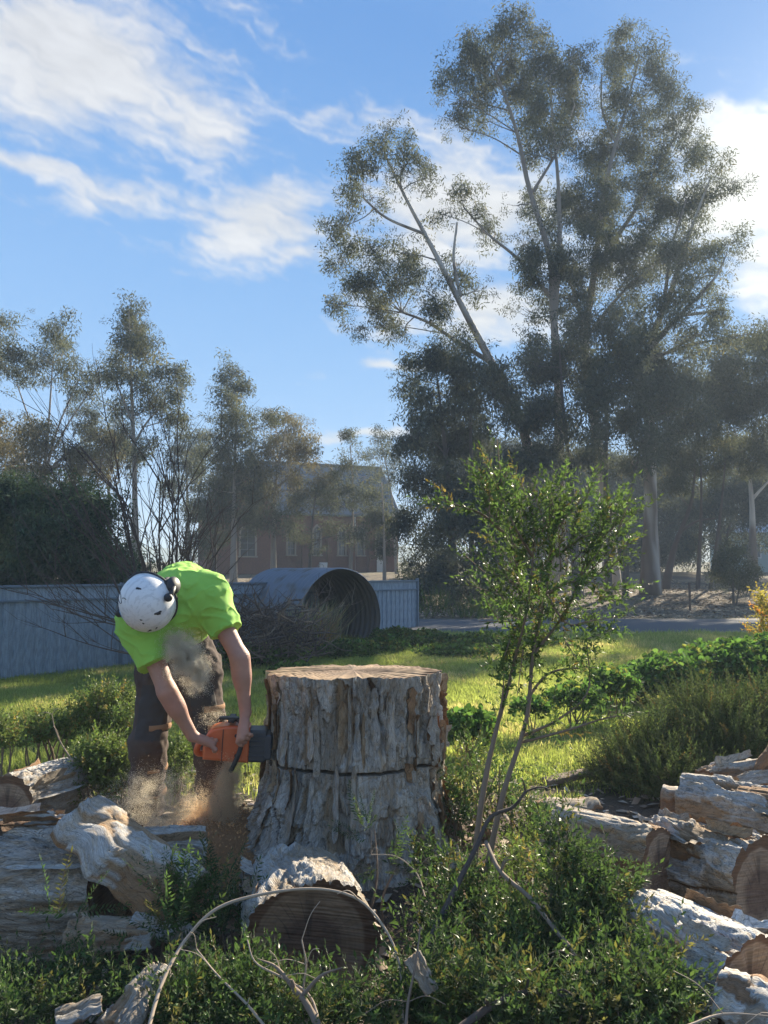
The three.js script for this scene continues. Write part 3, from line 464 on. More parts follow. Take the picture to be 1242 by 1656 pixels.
// dry seeding grass in front of the shelter
{
  const r = rng(91), c = P(505, 1045, 15.3).setY(0), list = [], stalk = grassTuft(91, 10, .95, .018, .12);
  for (let i = 0; i < 150; i++) { const k = .7 + r() * .6; list.push({ m: M4(V(c.x + (r() + r() - 1) * .55, 0, c.z + (r() - .5) * .6), _q.clone().setFromAxisAngle(Y, r() * 6.28), V(k * .8, k, k * .8)), c: [1, .95 + r() * .1, .9].map((q) => q * (.7 + r() * .6)) }); }
  const m = copies(null, 'dry_grass', stalk, ML.dry, list); tag(m, 'tall dry straw-coloured grass in front of the iron shelter', 'grass', null, 'stuff');
}
// ---------------------------------------------------------------- church
{
  const c0 = P(418, 925, 60); c0.y = 0; const c1 = P(644, 925, 64), dir = c1.clone().sub(c0).setY(0), L = dir.length() + 0.0;
  const g = thing('brick_church', 'red brick church with lancet windows and steep grey roof behind the trees', 'church', c0.clone().setY(hgt(c0.x, c0.z) - .1));
  g.rotation.y = Math.atan2(-dir.z, dir.x);
  const brick = std({ color: col(.19, .070, .046), map: tex(256, (u, v) => { const k = .78 + .35 * tile(u, v, 20, 40, 3) + .2 * tile(u, v, 4, 4, 6); return [k, k * .96, k * .94]; }, false, .4), bumpMap: clone(T.grain, 2, 2), bumpScale: .02 });
  const cream = std({ color: col(.30, .245, .19) }), slate = std({ color: col(.10, .12, .135), roughness: .6, bumpMap: clone(T.grain, 1, 1), bumpScale: .02 }), glass = phys({ color: col(.05, .06, .07), roughness: .12 }), white = std({ color: col(.7, .7, .68), roughness: .6 });
  const Hn = 4.75, Wn = 9, rise = 4.4;
  const lancet = (w, h) => { const s = new THREE.Shape(); s.moveTo(-w / 2, 0); s.lineTo(w / 2, 0); s.lineTo(w / 2, h - w); s.quadraticCurveTo(w / 2, h - w * .35, 0, h); s.quadraticCurveTo(-w / 2, h - w * .35, -w / 2, h - w); s.closePath(); return s; };
  const wallWith = (shape, holes, depth, z) => { holes.forEach(([x, y, w, h]) => { const p = new THREE.Path(lancet(w, h).getPoints(10).map((q) => new THREE.Vector2(q.x + x, q.y + y))); shape.holes.push(p); }); const e = new THREE.ExtrudeGeometry(shape, { depth, bevelEnabled: false }); e.translate(0, 0, z); return e; };
  const rect = (x0, y0, x1, y1) => { const s = new THREE.Shape(); s.moveTo(x0, y0); s.lineTo(x1, y0); s.lineTo(x1, y1); s.lineTo(x0, y1); s.closePath(); return s; };
  const win = (x, y, w, h, z = 0) => { const f = new THREE.Group(); f.name = 'window'; f.position.set(x, y, z); g.add(f); const ring = lancet(w + .24, h + .16); ring.holes.push(new THREE.Path(lancet(w - .02, h - .01).getPoints(10).map((q) => new THREE.Vector2(q.x, q.y + .0)))); const fr = new THREE.ExtrudeGeometry(ring, { depth: .07, bevelEnabled: false }); part(f, 'surround', fr, cream, 1); const gl = new THREE.ExtrudeGeometry(lancet(w + .1, h + .05), { depth: .02, bevelEnabled: false }); gl.translate(0, 0, -.16); part(f, 'pane', gl, glass, 1); const bars = [box(.04, h - .2, .03, .005, V(0, h / 2 - .1, -.12)), ...[.25, .5, .75].map((t) => box(w, .03, .03, .005, V(0, (h - w * .6) * t, -.12)))]; part(f, 'glazing_bars', merge(bars), std({ color: col(.2, .2, .2) }), 1); part(f, 'sill', box(w + .36, .1, .22, .01, V(0, -.055, .06)), cream, 1); };
  const xs = [.22, .40, .58, .715, .86].map((t) => t * L), ws = xs.map((x) => [x, 1.5, .55, 2.25]);
  part(g, 'wall', merge([wallWith(rect(0, 0, L, Hn), ws, .35, -.35), box(.35, Hn, Wn - .7, .01, V(.175, Hn / 2, -Wn / 2)), box(.35, Hn, Wn - .7, .01, V(L - .175, Hn / 2, -Wn / 2)), box(L, Hn, .35, .01, V(L / 2, Hn / 2, -Wn + .175))]), brick, 1);
  xs.forEach((x) => win(x, 1.5, .55, 2.25));
  const tri = (x) => { const s = new THREE.Shape(); s.moveTo(0, 0); s.lineTo(Wn, 0); s.lineTo(Wn / 2, rise); s.closePath(); const e = new THREE.ExtrudeGeometry(s, { depth: .34, bevelEnabled: false }); e.rotateY(Math.PI / 2); e.translate(x, Hn, 0); return e; };
  part(g, 'gable', tri(L - .34), brick, 1); part(g, 'gable', tri(0), brick, 1);
  const slope = Math.hypot(Wn / 2, rise), ang = Math.atan2(rise, Wn / 2);
  for (const s of [0, 1]) { const e = box(L + .5, .1, slope + .45, .02); e.rotateX(s ? -ang : ang); e.translate(L / 2, Hn + rise / 2 - .02, s ? -Wn * .75 : -Wn * .25); const rf = part(g, 'roof', e, slate, 1); if (!s) { part(rf, 'ridge', box(L + .5, .16, .3, .05, V(L / 2, Hn + rise + .12, -Wn / 2)), slate, 1); part(rf, 'gutter', box(L + .5, .14, .14, .04, V(L / 2, Hn - .1, .3)), std({ color: col(.10, .13, .14) }), 1); } }
  for (const t of [.31, .49, .645, .79]) part(g, 'buttress', merge([box(.5, 3.1, .45, .02, V(t * L, 1.55, .225)), box(.5, 1.0, .25, .02, V(t * L, 3.6, .125))]), brick, 1);
  part(g, 'downpipe', tube([V(.672 * L, Hn - .2, .12), V(.672 * L, .1, .12)], [.055, .055], 8, 1), white, 1);
  const ac = part(g, 'air_conditioner', box(1.0, .7, .35, .03, V(.46 * L, .55, .2)), white, 1); part(ac, 'fan_grille', new THREE.TorusGeometry(.24, .02, 6, 20).translate(.42 * L, .55, .385), std({ color: col(.25, .25, .25) }), 1);
  part(g, 'notice_board', box(.75, 1.3, .05, .01, V(.87 * L, .75, .03)), white, 1);
  // the cross wing toward the road
  const tw = 4.6, td = 3.2, tx = -tw + .3;
  const gs = new THREE.Shape(); gs.moveTo(tx, 0); gs.lineTo(tx + tw, 0); gs.lineTo(tx + tw, Hn + .3); gs.lineTo(tx + tw / 2, Hn + 3.2); gs.lineTo(tx, Hn + .3); gs.closePath();
  part(g, 'wing_wall', merge([wallWith(gs, [[tx + tw * .62, 1.3, 1.05, 2.5]], .35, td - .35), box(.35, Hn + .3, td - .35 + 2, .01, V(tx + tw - .175, (Hn + .3) / 2, (td - .35) / 2 - 1)), box(.35, Hn + .3, td - .35 + 2, .01, V(tx + .175, (Hn + .3) / 2, (td - .35) / 2 - 1))]), brick, 1);
  win(tx + tw * .62, 1.3, 1.05, 2.5, td);
  const wr = Math.hypot(tw / 2, 2.9), wa = Math.atan2(2.9, tw / 2);
  for (const s of [-1, 1]) { const e = box(wr + .3, .1, td + 5, .02); e.rotateZ(s * -wa); e.translate(tx + tw / 2 + s * tw / 4, Hn + .3 + 1.5, td / 2 - 2.4); part(g, 'wing_roof', e, slate, 1); }
}
// ---------------------------------------------------------------- far house
{
  const c = P(1225, 925, 66); c.y = hgt(c.x, c.z) - .2;
  const g = thing('house', 'pale blue-green house with grey hipped roof, hazy beyond the slim trunks', 'house', c); g.rotation.y = -.25;
  const w = 11, d = 8, h = 3.3, wallM = std({ color: col(.34, .42, .42) }), roofM = std({ color: col(.36, .40, .44), metalness: .3, roughness: .5 });
  part(g, 'wall', box(w, h, d, .02, V(2.4, h / 2, 0)), wallM, 1);
  const rp = [], o = .6, hw = w / 2 + o, hd = d / 2 + o, rl = w / 2 - d / 2, y0 = h, y1 = h + 2.6; const A = [[-hw, y0, hd], [hw, y0, hd], [hw, y0, -hd], [-hw, y0, -hd], [-rl - .4, y1, 0], [rl + .4, y1, 0]]; const fc = [[0, 1, 5], [0, 5, 4], [1, 2, 5], [2, 3, 4], [2, 4, 5], [3, 0, 4], [0, 2, 1], [0, 3, 2]]; fc.forEach((f) => f.forEach((i) => rp.push(A[i][0] + 2.4, A[i][1], A[i][2])));
  part(g, 'roof', geoFrom(rp), roofM, 1);
  for (const x of [-1.2, 2.2, 5.4]) { const f = new THREE.Group(); f.name = 'window'; f.position.set(x, 1.9, d / 2 + .01); g.add(f); part(f, 'frame', merge([box(1.5, .08, .08, .01, V(0, .58, 0)), box(1.5, .08, .08, .01, V(0, -.58, 0)), box(.08, 1.08, .08, .01, V(-.71, 0, 0)), box(.08, 1.08, .08, .01, V(.71, 0, 0))]), std({ color: col(.7, .7, .7) }), 1); part(f, 'pane', box(1.36, 1.1, .03, .005), phys({ color: col(.05, .06, .08), roughness: .1 }), 1); }
}
// stake beyond the road
{ const p = P(1116, 985, 30); p.y = hgt(p.x, p.z); const g = thing('stake', 'thin brown stake standing in the litter beyond the road', 'stake', p); part(g, 'post', box(.07, 1.15, .07, .008, V(0, .5, 0)), std({ color: col(.12, .075, .05) }), 1); }
// ---------------------------------------------------------------- bark: layers that peel from one another
const PAL = {
  silver: { layers: [[.31, .19, .10], [.38, .285, .185], [.385, .34, .28], [.445, .41, .36], [.515, .485, .435]], deep: [.14, .085, .05] },
  grey: { layers: [[.29, .17, .085], [.36, .25, .15], [.36, .305, .235], [.42, .38, .33], [.49, .465, .425]], deep: [.14, .085, .05] },
  white: { layers: [[.34, .21, .12], [.42, .35, .27], [.50, .465, .41], [.58, .56, .52], [.64, .63, .605]], deep: [.16, .10, .07] },
  tan: { layers: [[.29, .155, .076], [.36, .225, .126], [.39, .28, .18], [.42, .35, .265], [.46, .41, .35]], deep: [.12, .065, .04] },
};
// relief at a place given as a point on the unit circle (ca, sa), radius r and length t; how: {th: layer thickness, f: frequency}
function barkAt(ca, sa, r, t, seed, how) {
  const pal = PAL[how.pal || 'grey'], f = how.f ?? 1, st = how.stretch ?? .32, X0 = ca * r * 4.2 * f + seed * 3.1, Z0 = sa * r * 4.2 * f - seed * 1.7;
  const tw = t * f + .25 * N3(X0 * .5, t * 1.5, Z0 * .5);
  let h = 0, c = pal.layers[0], lift = 0;
  const th = how.th ?? .012;
  for (let i = 1; i < 5; i++) {
    const n = N3(X0 * (.7 + .25 * i), tw * 4.2 * st * (.8 + .25 * i) + i * 9.7, Z0 * (.7 + .25 * i)) + .45 * N3(X0 * 2.3, tw * 9 * st + i * 4, Z0 * 2.3) + .22 * N3(X0 * 6, tw * 22 * st + i, Z0 * 6) + .10 * N3(X0 * 14, tw * 40 * st + i, Z0 * 14);
    const lim = (how.bare ?? -.28) + i * .085;
    if (n > lim) { const e = n - lim; h += th * smooth(0, .035, e) * (1.15 - .02 * i); lift = .55 * th * Math.exp(-e / .09); c = pal.layers[i]; }
  }
  h += lift;
  // furrows that run with the grain
  const fu = Math.abs(N3(X0 * .85 + 20, tw * 1.6 * st + .35 * N3(X0, tw * 2, Z0), Z0 * .85)), crack = smooth(.035, 0, fu) * smooth(-.15, .25, N3(X0 * .6, tw * 1.3, Z0 * .6 + 8)) * (how.crack ?? 1);
  h -= .028 * crack; if (crack > .55) c = pal.deep;
  h += (how.lump ?? .02) * fbm(X0 * .35, t * 1.6, Z0 * .35 + 5, 3) + .0035 * N3(X0 * 9, tw * 9, Z0 * 9) - .007 * smooth(.10, 0, Math.abs(N3(X0 * 4.2 + 3, tw * 3.4 + .5 * N3(X0 * 3, tw * 5, Z0 * 3), Z0 * 4.2))) - .005 * smooth(.09, 0, Math.abs(N3(X0 * 3 + 13, tw * 11, Z0 * 3)));
  const stain = smooth(.12, .5, fbm(X0 * .8, t * 2.2, Z0 * .8 + 30, 3)), v = 1 + .30 * N3(X0 * 5, tw * 6 * st, Z0 * 5) + .22 * N3(X0 * 13, tw * 5, Z0 * 13);
  c = mix3(c, [.33, .23, .15], stain * (how.stain ?? .6));
  return { h, c: c.map((k) => Math.max(.02, k * v)) };
}
// wood of a sawn end
const woodTex = (seed) => tex(512, (u, v) => {
  const x = u - .5 + .03 * Math.sin(seed), y = v - .5 + .04, r = Math.hypot(x, y) * 2, a = Math.atan2(y, x), w = r + .09 * fbm(x * 3, y * 3, seed, 4), ring = Math.abs(((w * 13 + 1.2 * fbm(w * 9, 1, seed, 2)) % 1) - .5) * 2;
  const heart = smooth(.62, .40, w + .06 * N3(Math.cos(a) * 2, Math.sin(a) * 2, seed)), sap = smooth(.86, .92, w);
  let c = mix3([.58, .49, .40], [.44, .35, .285], heart); c = mix3(c, [.42, .31, .22], sap);
  const saw = N3(x * 6 + y * 60, y * 8 - x * 4, seed), ray = smooth(.03, 0, Math.abs(N3(Math.cos(a) * 3 + w * .5, Math.sin(a) * 3, seed + 4))) * smooth(.05, .3, r) * smooth(.95, .6, r) * 2.2;
  const k = .92 + .07 * ring + .16 * saw - .10 * ray + .12 * fbm(x * 14, y * 14, seed, 3);
  return c.map((q) => q * k);
}, true);
const WOOD = [woodTex(1), woodTex(2)];
const sawBump = tex(256, (u, v) => .5 + .3 * N3(u * 4 + v * 30, v * 3, 2) + .3 * N3(u * 12 + v * 70, v * 10, 4), false);
const MW = WOOD.map((t) => std({ map: t, bumpMap: sawBump, bumpScale: .006, roughness: .95, side: THREE.DoubleSide }));
const MWdark = std({ map: WOOD[1], color: col(.62, .55, .5), bumpMap: sawBump, bumpScale: .008, side: THREE.DoubleSide });  // darker copy of the sawn wood, shadow on the near log end put into colour

// a round of trunk lying between a and b (world places of the centres)
function barkLog(name, label, a, b, r0, r1, o = {}) {
  const dir = b.clone().sub(a), L = dir.length(), g = thing(name, label, o.category || 'log', a, o.group), q = along(dir, o.roll || 0), nu = o.nu || 190, nv = Math.max(30, Math.round(L / (o.cell || .0085)));
  const ex = V(1, 0, 0).applyQuaternion(q), ez = V(0, 0, 1).applyQuaternion(q), ey = dir.clone().normalize();
  const pos = [], idx = [], color = [], uv = [], ends = [[], []], c = V(), p = V();
  const sag = o.bend || 0;
  for (let j = 0; j <= nv; j++) for (let i = 0; i <= nu; i++) {
    const u = (i % nu) / nu * 2 * Math.PI, t = j / nv, ca = Math.cos(u), sa = Math.sin(u);
    let r = mix(r0, r1, t) * (1 + (o.oval || .07) * Math.cos(2 * u + 1 + (o.seed || 0)) + .05 * N3(ca * 1.3 + (o.seed || 0), sa * 1.3, t * L * 1.2));
    const k = barkAt(ca, sa, r, t * L, o.seed || 0, o); r += k.h;
    if (o.rag) { const e = Math.min(t, 1 - t) * L; r -= .005 * smooth(.03, 0, e) * (N3(ca * 9, sa * 9, t * 4) + .5); }
    c.copy(a).addScaledVector(ey, t * L).addScaledVector(ex, sag * Math.sin(t * Math.PI));
    const rim = .010 * N3(ca * 3, sa * 3, (o.seed || 0) + (t > .5 ? 7 : 3)) * (t === 0 || t === 1 ? 1 : 0);
    p.copy(c).addScaledVector(ex, ca * r).addScaledVector(ez, sa * r).addScaledVector(ey, rim * 1);
    pos.push(p.x, p.y, p.z); color.push(...k.c); uv.push(i / nu * 2 * Math.PI * r0, t * L);
    if (j === 0 && i < nu) ends[0].push(p.clone()); if (j === nv && i < nu) ends[1].push(p.clone());
  }
  for (let j = 0; j < nv; j++) for (let i = 0; i < nu; i++) { const k = j * (nu + 1) + i, m = k + nu + 1; idx.push(k, m, k + 1, k + 1, m, m + 1); }
  part(g, 'bark', geoFrom(pos, idx, { color, uv }), MT.bark);
  ends.forEach((ring, e) => { if (o.noEnd === e) return; part(g, 'cut_face', cutFace(ring, e ? ey : ey.clone().negate(), (o.seed || 1) + e, o.hollow), o.endMat || MW[(o.seed || 0) % 2]); });
  // strips of bark that stand off
  flaps(g, o.flaps ?? 8, (u, t) => { const ca = Math.cos(u), sa = Math.sin(u), r = mix(r0, r1, t); const k = barkAt(ca, sa, r, t * L, o.seed || 0, o); const rr = r * (1 + (o.oval || .07) * Math.cos(2 * u + 1 + (o.seed || 0)) + .05 * N3(ca * 1.3 + (o.seed || 0), sa * 1.3, t * L * 1.2)) + k.h; return { p: a.clone().addScaledVector(ey, t * L).addScaledVector(ex, ca * rr + sag * Math.sin(t * Math.PI)).addScaledVector(ez, sa * rr), n: ex.clone().multiplyScalar(ca).addScaledVector(ez, sa) }; }, L, r0, (o.seed || 0) + 50, o);
  return g;
}
function cutFace(ring, n, seed, hollow = .004) {
  const nu = ring.length, nr = 16, c = V(); ring.forEach((p) => c.add(p)); c.multiplyScalar(1 / nu);
  const pos = [], uv = [], idx = [], p = V(), R = ring.reduce((s, q) => s + q.distanceTo(c), 0) / nu, q0 = new THREE.Quaternion().setFromUnitVectors(n, Z), w = V();
  for (let j = 0; j <= nr; j++) for (let i = 0; i <= nu; i++) { const t = j / nr; p.copy(c).lerp(ring[i % nu], t); w.copy(p).sub(c).applyQuaternion(q0); p.addScaledVector(n, -hollow * (1 - t * t * t) + .004 * fbm(w.x * 9, w.y * 9, seed, 3) * (1 - t)); pos.push(p.x, p.y, p.z); uv.push(.5 + w.x / R * .49, .5 + w.y / R * .49); }
  for (let j = 0; j < nr; j++) for (let i = 0; i < nu; i++) { const k = j * (nu + 1) + i, m = k + nu + 1; idx.push(k, m, k + 1, k + 1, m, m + 1); }
  return geoFrom(pos, idx, { uv });
}
// curled bark strips; at(u, t) gives a place and its outward direction
function flaps(g, n, at, L, r0, seed, o = {}) {
  const r = rng(seed + 3), pal = PAL[o.pal || 'grey'];
  for (let f = 0; f < n; f++) {
    let u = r() * 6.283; const t0 = .03 + r() * .75, ln = Math.min((.10 + r() * .28) * (o.flapLen || 1), (1 - t0) * L), wd = (.012 + r() * r() * .055) / r0, sgn = r() < .5 ? 1 : -1, curl = .012 + r() * .05 * (o.curl || 1);
    if (o.uRange) u = mix(o.uRange[0], o.uRange[1], r());
    const nl = 14, nw = 5, P0 = [], pos = [], idx = [], color = [], uv = [];
    for (let s = 0; s < 2; s++) for (let j = 0; j <= nl; j++) for (let i = 0; i <= nw; i++) {
      const a = clamp(j / nl + .09 * N3(i / nw * 3, f * 2.3, seed) * (j > nl / 2 ? 1 : -1), 0, 1), b = i / nw, e = 1 + .3 * N3(a * 4, b, f + seed), edge = (.35 + .65 * smooth(0, .10, a) * smooth(1, .86, a)) * (1 + .35 * N3(a * 5 + f, seed, b > .5 ? 3 : 8)), uu = u + (b - .5) * wd * edge * e + .12 * N3(a * 2, f, seed) * wd, q = at(uu, clamp(t0 + a * ln / L, 0, 1));
      const off = .004 + curl * Math.pow(sgn > 0 ? b : 1 - b, 1.8) + .5 * curl * Math.pow(a, 3) + .004 * N3(a * 8, b * 5, f) - s * .0022;
      q.p.addScaledVector(q.n, off); pos.push(q.p.x, q.p.y, q.p.z); uv.push(b * wd * r0, a * ln);
      const k = s ? pal.layers[0] : pal.layers[1 + (f % 4)], v = .8 + .35 * r(); color.push(k[0] * v, k[1] * v, k[2] * v);
    }
    const st = (nl + 1) * (nw + 1);
    for (let j = 0; j < nl; j++) for (let i = 0; i < nw; i++) { const k = j * (nw + 1) + i, m = k + nw + 1; idx.push(k, m, k + 1, k + 1, m, m + 1, st + k, st + k + 1, st + m, st + k + 1, st + m + 1, st + m); }
    const rim = []; for (let i = 0; i < nw; i++) rim.push([i, i + 1], [nl * (nw + 1) + i + 1, nl * (nw + 1) + i]); for (let j = 0; j < nl; j++) rim.push([(j + 1) * (nw + 1), j * (nw + 1)], [j * (nw + 1) + nw, (j + 1) * (nw + 1) + nw]);
    rim.forEach(([k, m]) => idx.push(k, m, st + k, m, st + m, st + k));
    part(g, 'bark_strip', geoFrom(pos, idx, { color, uv }), MT.flap);
  }
}
// a loose sheet of bark: shape(a, b) gives its place, a and b from 0 to 1
function barkSheet(name, label, shape, o = {}) {
  const na = o.na || 60, nb = o.nb || 34, pos = [], idx = [], color = [], uv = [], pal = PAL[o.pal || 'grey'], th = o.th || .010, seed = o.seed || 0, P0 = [];
  for (let j = 0; j <= na; j++) for (let i = 0; i <= nb; i++) P0.push(shape(j / na, i / nb));
  const nrm = geoFrom(P0.flatMap((p) => [p.x, p.y, p.z]), (() => { const id = []; for (let j = 0; j < na; j++) for (let i = 0; i < nb; i++) { const k = j * (nb + 1) + i, m = k + nb + 1; id.push(k, m, k + 1, k + 1, m, m + 1); } return id; })()).attributes.normal;
  const mid = P0[Math.floor(P0.length / 2)];
  const g = thing(name, label, o.category || 'bark', mid.clone().setY(hgt(mid.x, mid.z)), o.group);
  for (let s = 0; s < 2; s++) P0.forEach((p, k) => {
    const n = V(-nrm.getX(k), -nrm.getY(k), -nrm.getZ(k)), a = Math.floor(k / (nb + 1)) / na, b = (k % (nb + 1)) / nb, z = barkAt(Math.cos(b * (o.wrap || 2)), Math.sin(b * (o.wrap || 2)), o.r || .25, a * (o.len || .6), seed, { ...o, th: o.layer ?? .006 });
    const q = p.clone().addScaledVector(n, s ? -th * (.7 + .5 * N3(a * 6, b * 6, seed)) : z.h * .8), c = s ? [.33, .20, .12].map((x) => x * (1 + .4 * N3(a * 9, b * 20, seed + 3))) : z.c;
    pos.push(q.x, q.y, q.z); uv.push(b * .4, a * (o.len || .6)); color.push(...c);
  });
  const st = P0.length;
  for (let j = 0; j < na; j++) for (let i = 0; i < nb; i++) { const k = j * (nb + 1) + i, m = k + nb + 1; idx.push(k, m, k + 1, k + 1, m, m + 1, st + k, st + k + 1, st + m, st + k + 1, st + m + 1, st + m); }
  const rim = []; for (let i = 0; i < nb; i++) rim.push([i, i + 1], [na * (nb + 1) + i + 1, na * (nb + 1) + i]); for (let j = 0; j < na; j++) rim.push([(j + 1) * (nb + 1), j * (nb + 1)], [j * (nb + 1) + nb, (j + 1) * (nb + 1) + nb]);
  rim.forEach(([k, m]) => idx.push(k, m, st + k, m, st + m, st + k));
  part(g, 'sheet', geoFrom(pos, idx, { color, uv }), MT.flap);
  return g;
}
// a sheet that curls about the line from a to b, from angle w0 to w1 (0 = towards up), with ragged rims
function curlSheet(name, label, a, b, r0, r1, w0, w1, o = {}) {
  const dir = b.clone().sub(a), L = dir.length(), ey = dir.clone().normalize(), side = V().crossVectors(ey, Y).normalize(), up = V().crossVectors(side, ey).normalize(), sd = o.seed || 0;
  return barkSheet(name, label, (s, t) => {
    const rag0 = .06 * N3(t * 5, sd, 1) + .03 * N3(t * 16, sd, 4), ss = clamp(s, 0, 1) * (1 + (s > .5 ? rag0 : 0)) - (s < .5 ? rag0 * .6 : 0), w = mix(w0, w1, t + .06 * N3(s * 6, sd + 9, 2) * (t > .5 ? 1 : -1)), r = mix(r0, r1, s) * (1 + .14 * N3(s * 3, t * 2.5, sd)) * (1 + (o.open || 0) * t);
    return a.clone().addScaledVector(ey, ss * L).addScaledVector(side, Math.sin(w) * r).addScaledVector(up, Math.cos(w) * r + (o.arch || 0) * Math.sin(s * Math.PI));
  }, { len: L, r: r0, wrap: Math.abs(w1 - w0), ...o });
}

// ---------------------------------------------------------------- the stump
{
  const c = V(-.175, 0, -4.5), y0 = -.16, y1 = .945, nu = 620, nv = 380, pos = [], idx = [], color = [], uv = [], topRing = [];
  const g = thing('tree_stump', 'massive peeling gum tree stump being sawn through above the ground', 'stump', c.clone().setY(0));
  const kerf = .50, seed = 4;
  const lobes = [[2.55, .42, .34], [1.9, .12, .5], [.55, .13, .4], [-.2, .10, .4], [4.2, .2, .5], [5.4, .2, .5], [1.2, .07, .3]];   // root flares: angle, reach, width
  const ys = []; for (let j = 0; j <= nv; j++) ys.push(mix(y0, y1, j / nv));
  for (const k of [-.010, -.0075, .0045, .007]) { let b = 0; ys.forEach((y, j) => { if (Math.abs(y - kerf - k) < Math.abs(ys[b] - kerf - k)) b = j; }); ys[b] = kerf + k; }
  const surf = (u, y) => {
    const ca = Math.cos(u), sa = Math.sin(u), t = (y - y0) / (y1 - y0);
    let r = .442 + .05 * Math.pow(1 - t, 2) + .012 * smooth(.85, 1, t);
    const fall = Math.pow(clamp((.50 - y) / .62, 0, 1), 2.1);
    for (const [a, reach, w] of lobes) { let d = Math.atan2(Math.sin(u - a), Math.cos(u - a)); r += reach * 1.5 * fall * Math.exp(-d * d / (w * w)); }
    r *= 1 + .045 * N3(ca * 1.5 + 2, sa * 1.5, y * .8) + .03 * N3(ca * 3.4, sa * 3.4, y * .9 + 4);
    // fluting: broad ribs and hollows running up the trunk
    r += .014 * N3(ca * 4.5 + 1, sa * 4.5, y * 1.3);
    const deepF = smooth(.07, 0, Math.abs(N3(ca * 2.1 + 5, sa * 2.1, y * .6 + 2))); r -= .032 * deepF * smooth(0, .3, N3(ca * 2 + 9, sa * 2, y * .9));
    const k = barkAt(ca, sa, r * 1.25, y * 1.15, seed, { pal: 'silver', th: .0125, stretch: .34, lump: .024, crack: 1, bare: -.30, stain: .35 });
    r += k.h; let cc = k.c;
    const dy = Math.abs(y - kerf + .0015), ang = Math.atan2(Math.sin(u - 1.57), Math.cos(u - 1.57));
    if (dy < .0085 && Math.abs(ang) < 1.75) { r -= .16; cc = [.30, .20, .12]; }
    return { r, c: cc, ca, sa };
  };
  for (let j = 0; j <= nv; j++) for (let i = 0; i <= nu; i++) {
    const u = (i % nu) / nu * 2 * Math.PI, s = surf(u, ys[j]);
    let y = ys[j]; y += Math.exp(-(((y - kerf) / .05) ** 2)) * (.010 * N3(s.ca * 2.5, s.sa * 2.5, 8) + .004 * N3(s.ca * 14, s.sa * 14, 8)); if (j === nv) y += .012 * N3(s.ca * 6, s.sa * 6, 3) + .01 * N3(s.ca * 18, s.sa * 18, 3);
    y += (y > .6 ? (y - .6) / .345 : 0) * s.sa * .022;       // the cut slopes a little away
    pos.push(c.x + s.ca * s.r, y, c.z + s.sa * s.r); color.push(...s.c); uv.push(i / nu * 3, ys[j]);
    if (j === nv && i < nu) topRing.push(V(c.x + s.ca * s.r, y, c.z + s.sa * s.r));
  }
  for (let j = 0; j < nv; j++) for (let i = 0; i < nu; i++) { const k = j * (nu + 1) + i, m = k + nu + 1; idx.push(k, m, k + 1, k + 1, m, m + 1); }
  part(g, 'bark', geoFrom(pos, idx, { color, uv }), MT.bark);
  part(g, 'cut_face', cutFace(topRing, Y, 3, -.008), std({ map: WOOD[0], color: col(.86, .80, .70), bumpMap: sawBump, bumpScale: .012 }));
  const at = (u, t) => { const y = mix(.02, .93, t), s = surf(u, Math.abs(y - kerf) < .012 ? kerf + .02 : y); return { p: V(c.x + s.ca * s.r, y, c.z + s.sa * s.r), n: V(s.ca, .1, s.sa) }; };
  flaps(g, 60, at, .92, .5, 9, { pal: 'silver', flapLen: 1.0, curl: .55, uRange: [-.5, 3.64] });
  flaps(g, 26, at, .92, .5, 19, { pal: 'tan', flapLen: .8, curl: .5, uRange: [-.45, .9] });
}
// ---------------------------------------------------------------- logs and bark round the stump
const LR = 'sawn rounds of the felled trunk';
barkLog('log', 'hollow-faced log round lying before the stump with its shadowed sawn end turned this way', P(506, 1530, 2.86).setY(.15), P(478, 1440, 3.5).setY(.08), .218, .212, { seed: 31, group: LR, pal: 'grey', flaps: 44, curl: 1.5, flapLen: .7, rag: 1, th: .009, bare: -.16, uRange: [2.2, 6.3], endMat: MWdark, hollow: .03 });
barkLog('log', 'long log with oval sawn end beside the clipped green bush', P(905, 1362, 3.82).setY(.18), P(1068, 1372, 3.5).setY(.185), .17, .18, { seed: 12, group: LR, pal: 'tan', flaps: 9, curl: .7, th: .008, bare: -.2, oval: .1, rag: 1 });
barkLog('log', 'thick flaking log behind the white one, pale brown sawn end at the frame edge', P(1075, 1420, 3.78).setY(.16), P(1232, 1432, 3.36).setY(.16), .155, .172, { seed: 23, group: LR, pal: 'grey', flaps: 14, curl: .9, th: .011, bare: -.2, rag: 1 });
barkLog('log', 'smooth white-barked log with a round knot', P(1040, 1505, 2.98).setY(.13), P(1215, 1570, 2.62).setY(.12), .165, .165, { seed: 6, group: LR, pal: 'white', flaps: 14, th: .007, bare: -.52, lump: .03, crack: .25, stretch: .8, rag: 1 });
barkLog('log', 'pale-topped flaking log half hidden behind the thick flaking one', P(1108, 1350, 4.35).setY(.19), P(1330, 1352, 3.95).setY(.20), .16, .17, { seed: 17, group: LR, pal: 'grey', flaps: 8, th: .010, bare: -.2, rag: 1 });
barkLog('log', 'rough brown log showing its broken tan end at the top of the heap', P(1150, 1305, 4.55).setY(.22), P(1350, 1275, 4.75).setY(.28), .14, .15, { seed: 28, group: LR, pal: 'tan', flaps: 9, curl: 1, th: .011, bare: -.15, rag: 1 });
barkLog('log', 'short dark log piece with a ragged hollow and lifted bark at the lower frame corner', P(1182, 1600, 2.48).setY(.02), P(1330, 1625, 2.35).setY(.02), .15, .16, { seed: 35, group: LR, pal: 'white', flaps: 12, curl: 2.2, th: .014, endMat: MWdark, hollow: .05, rag: 1 });
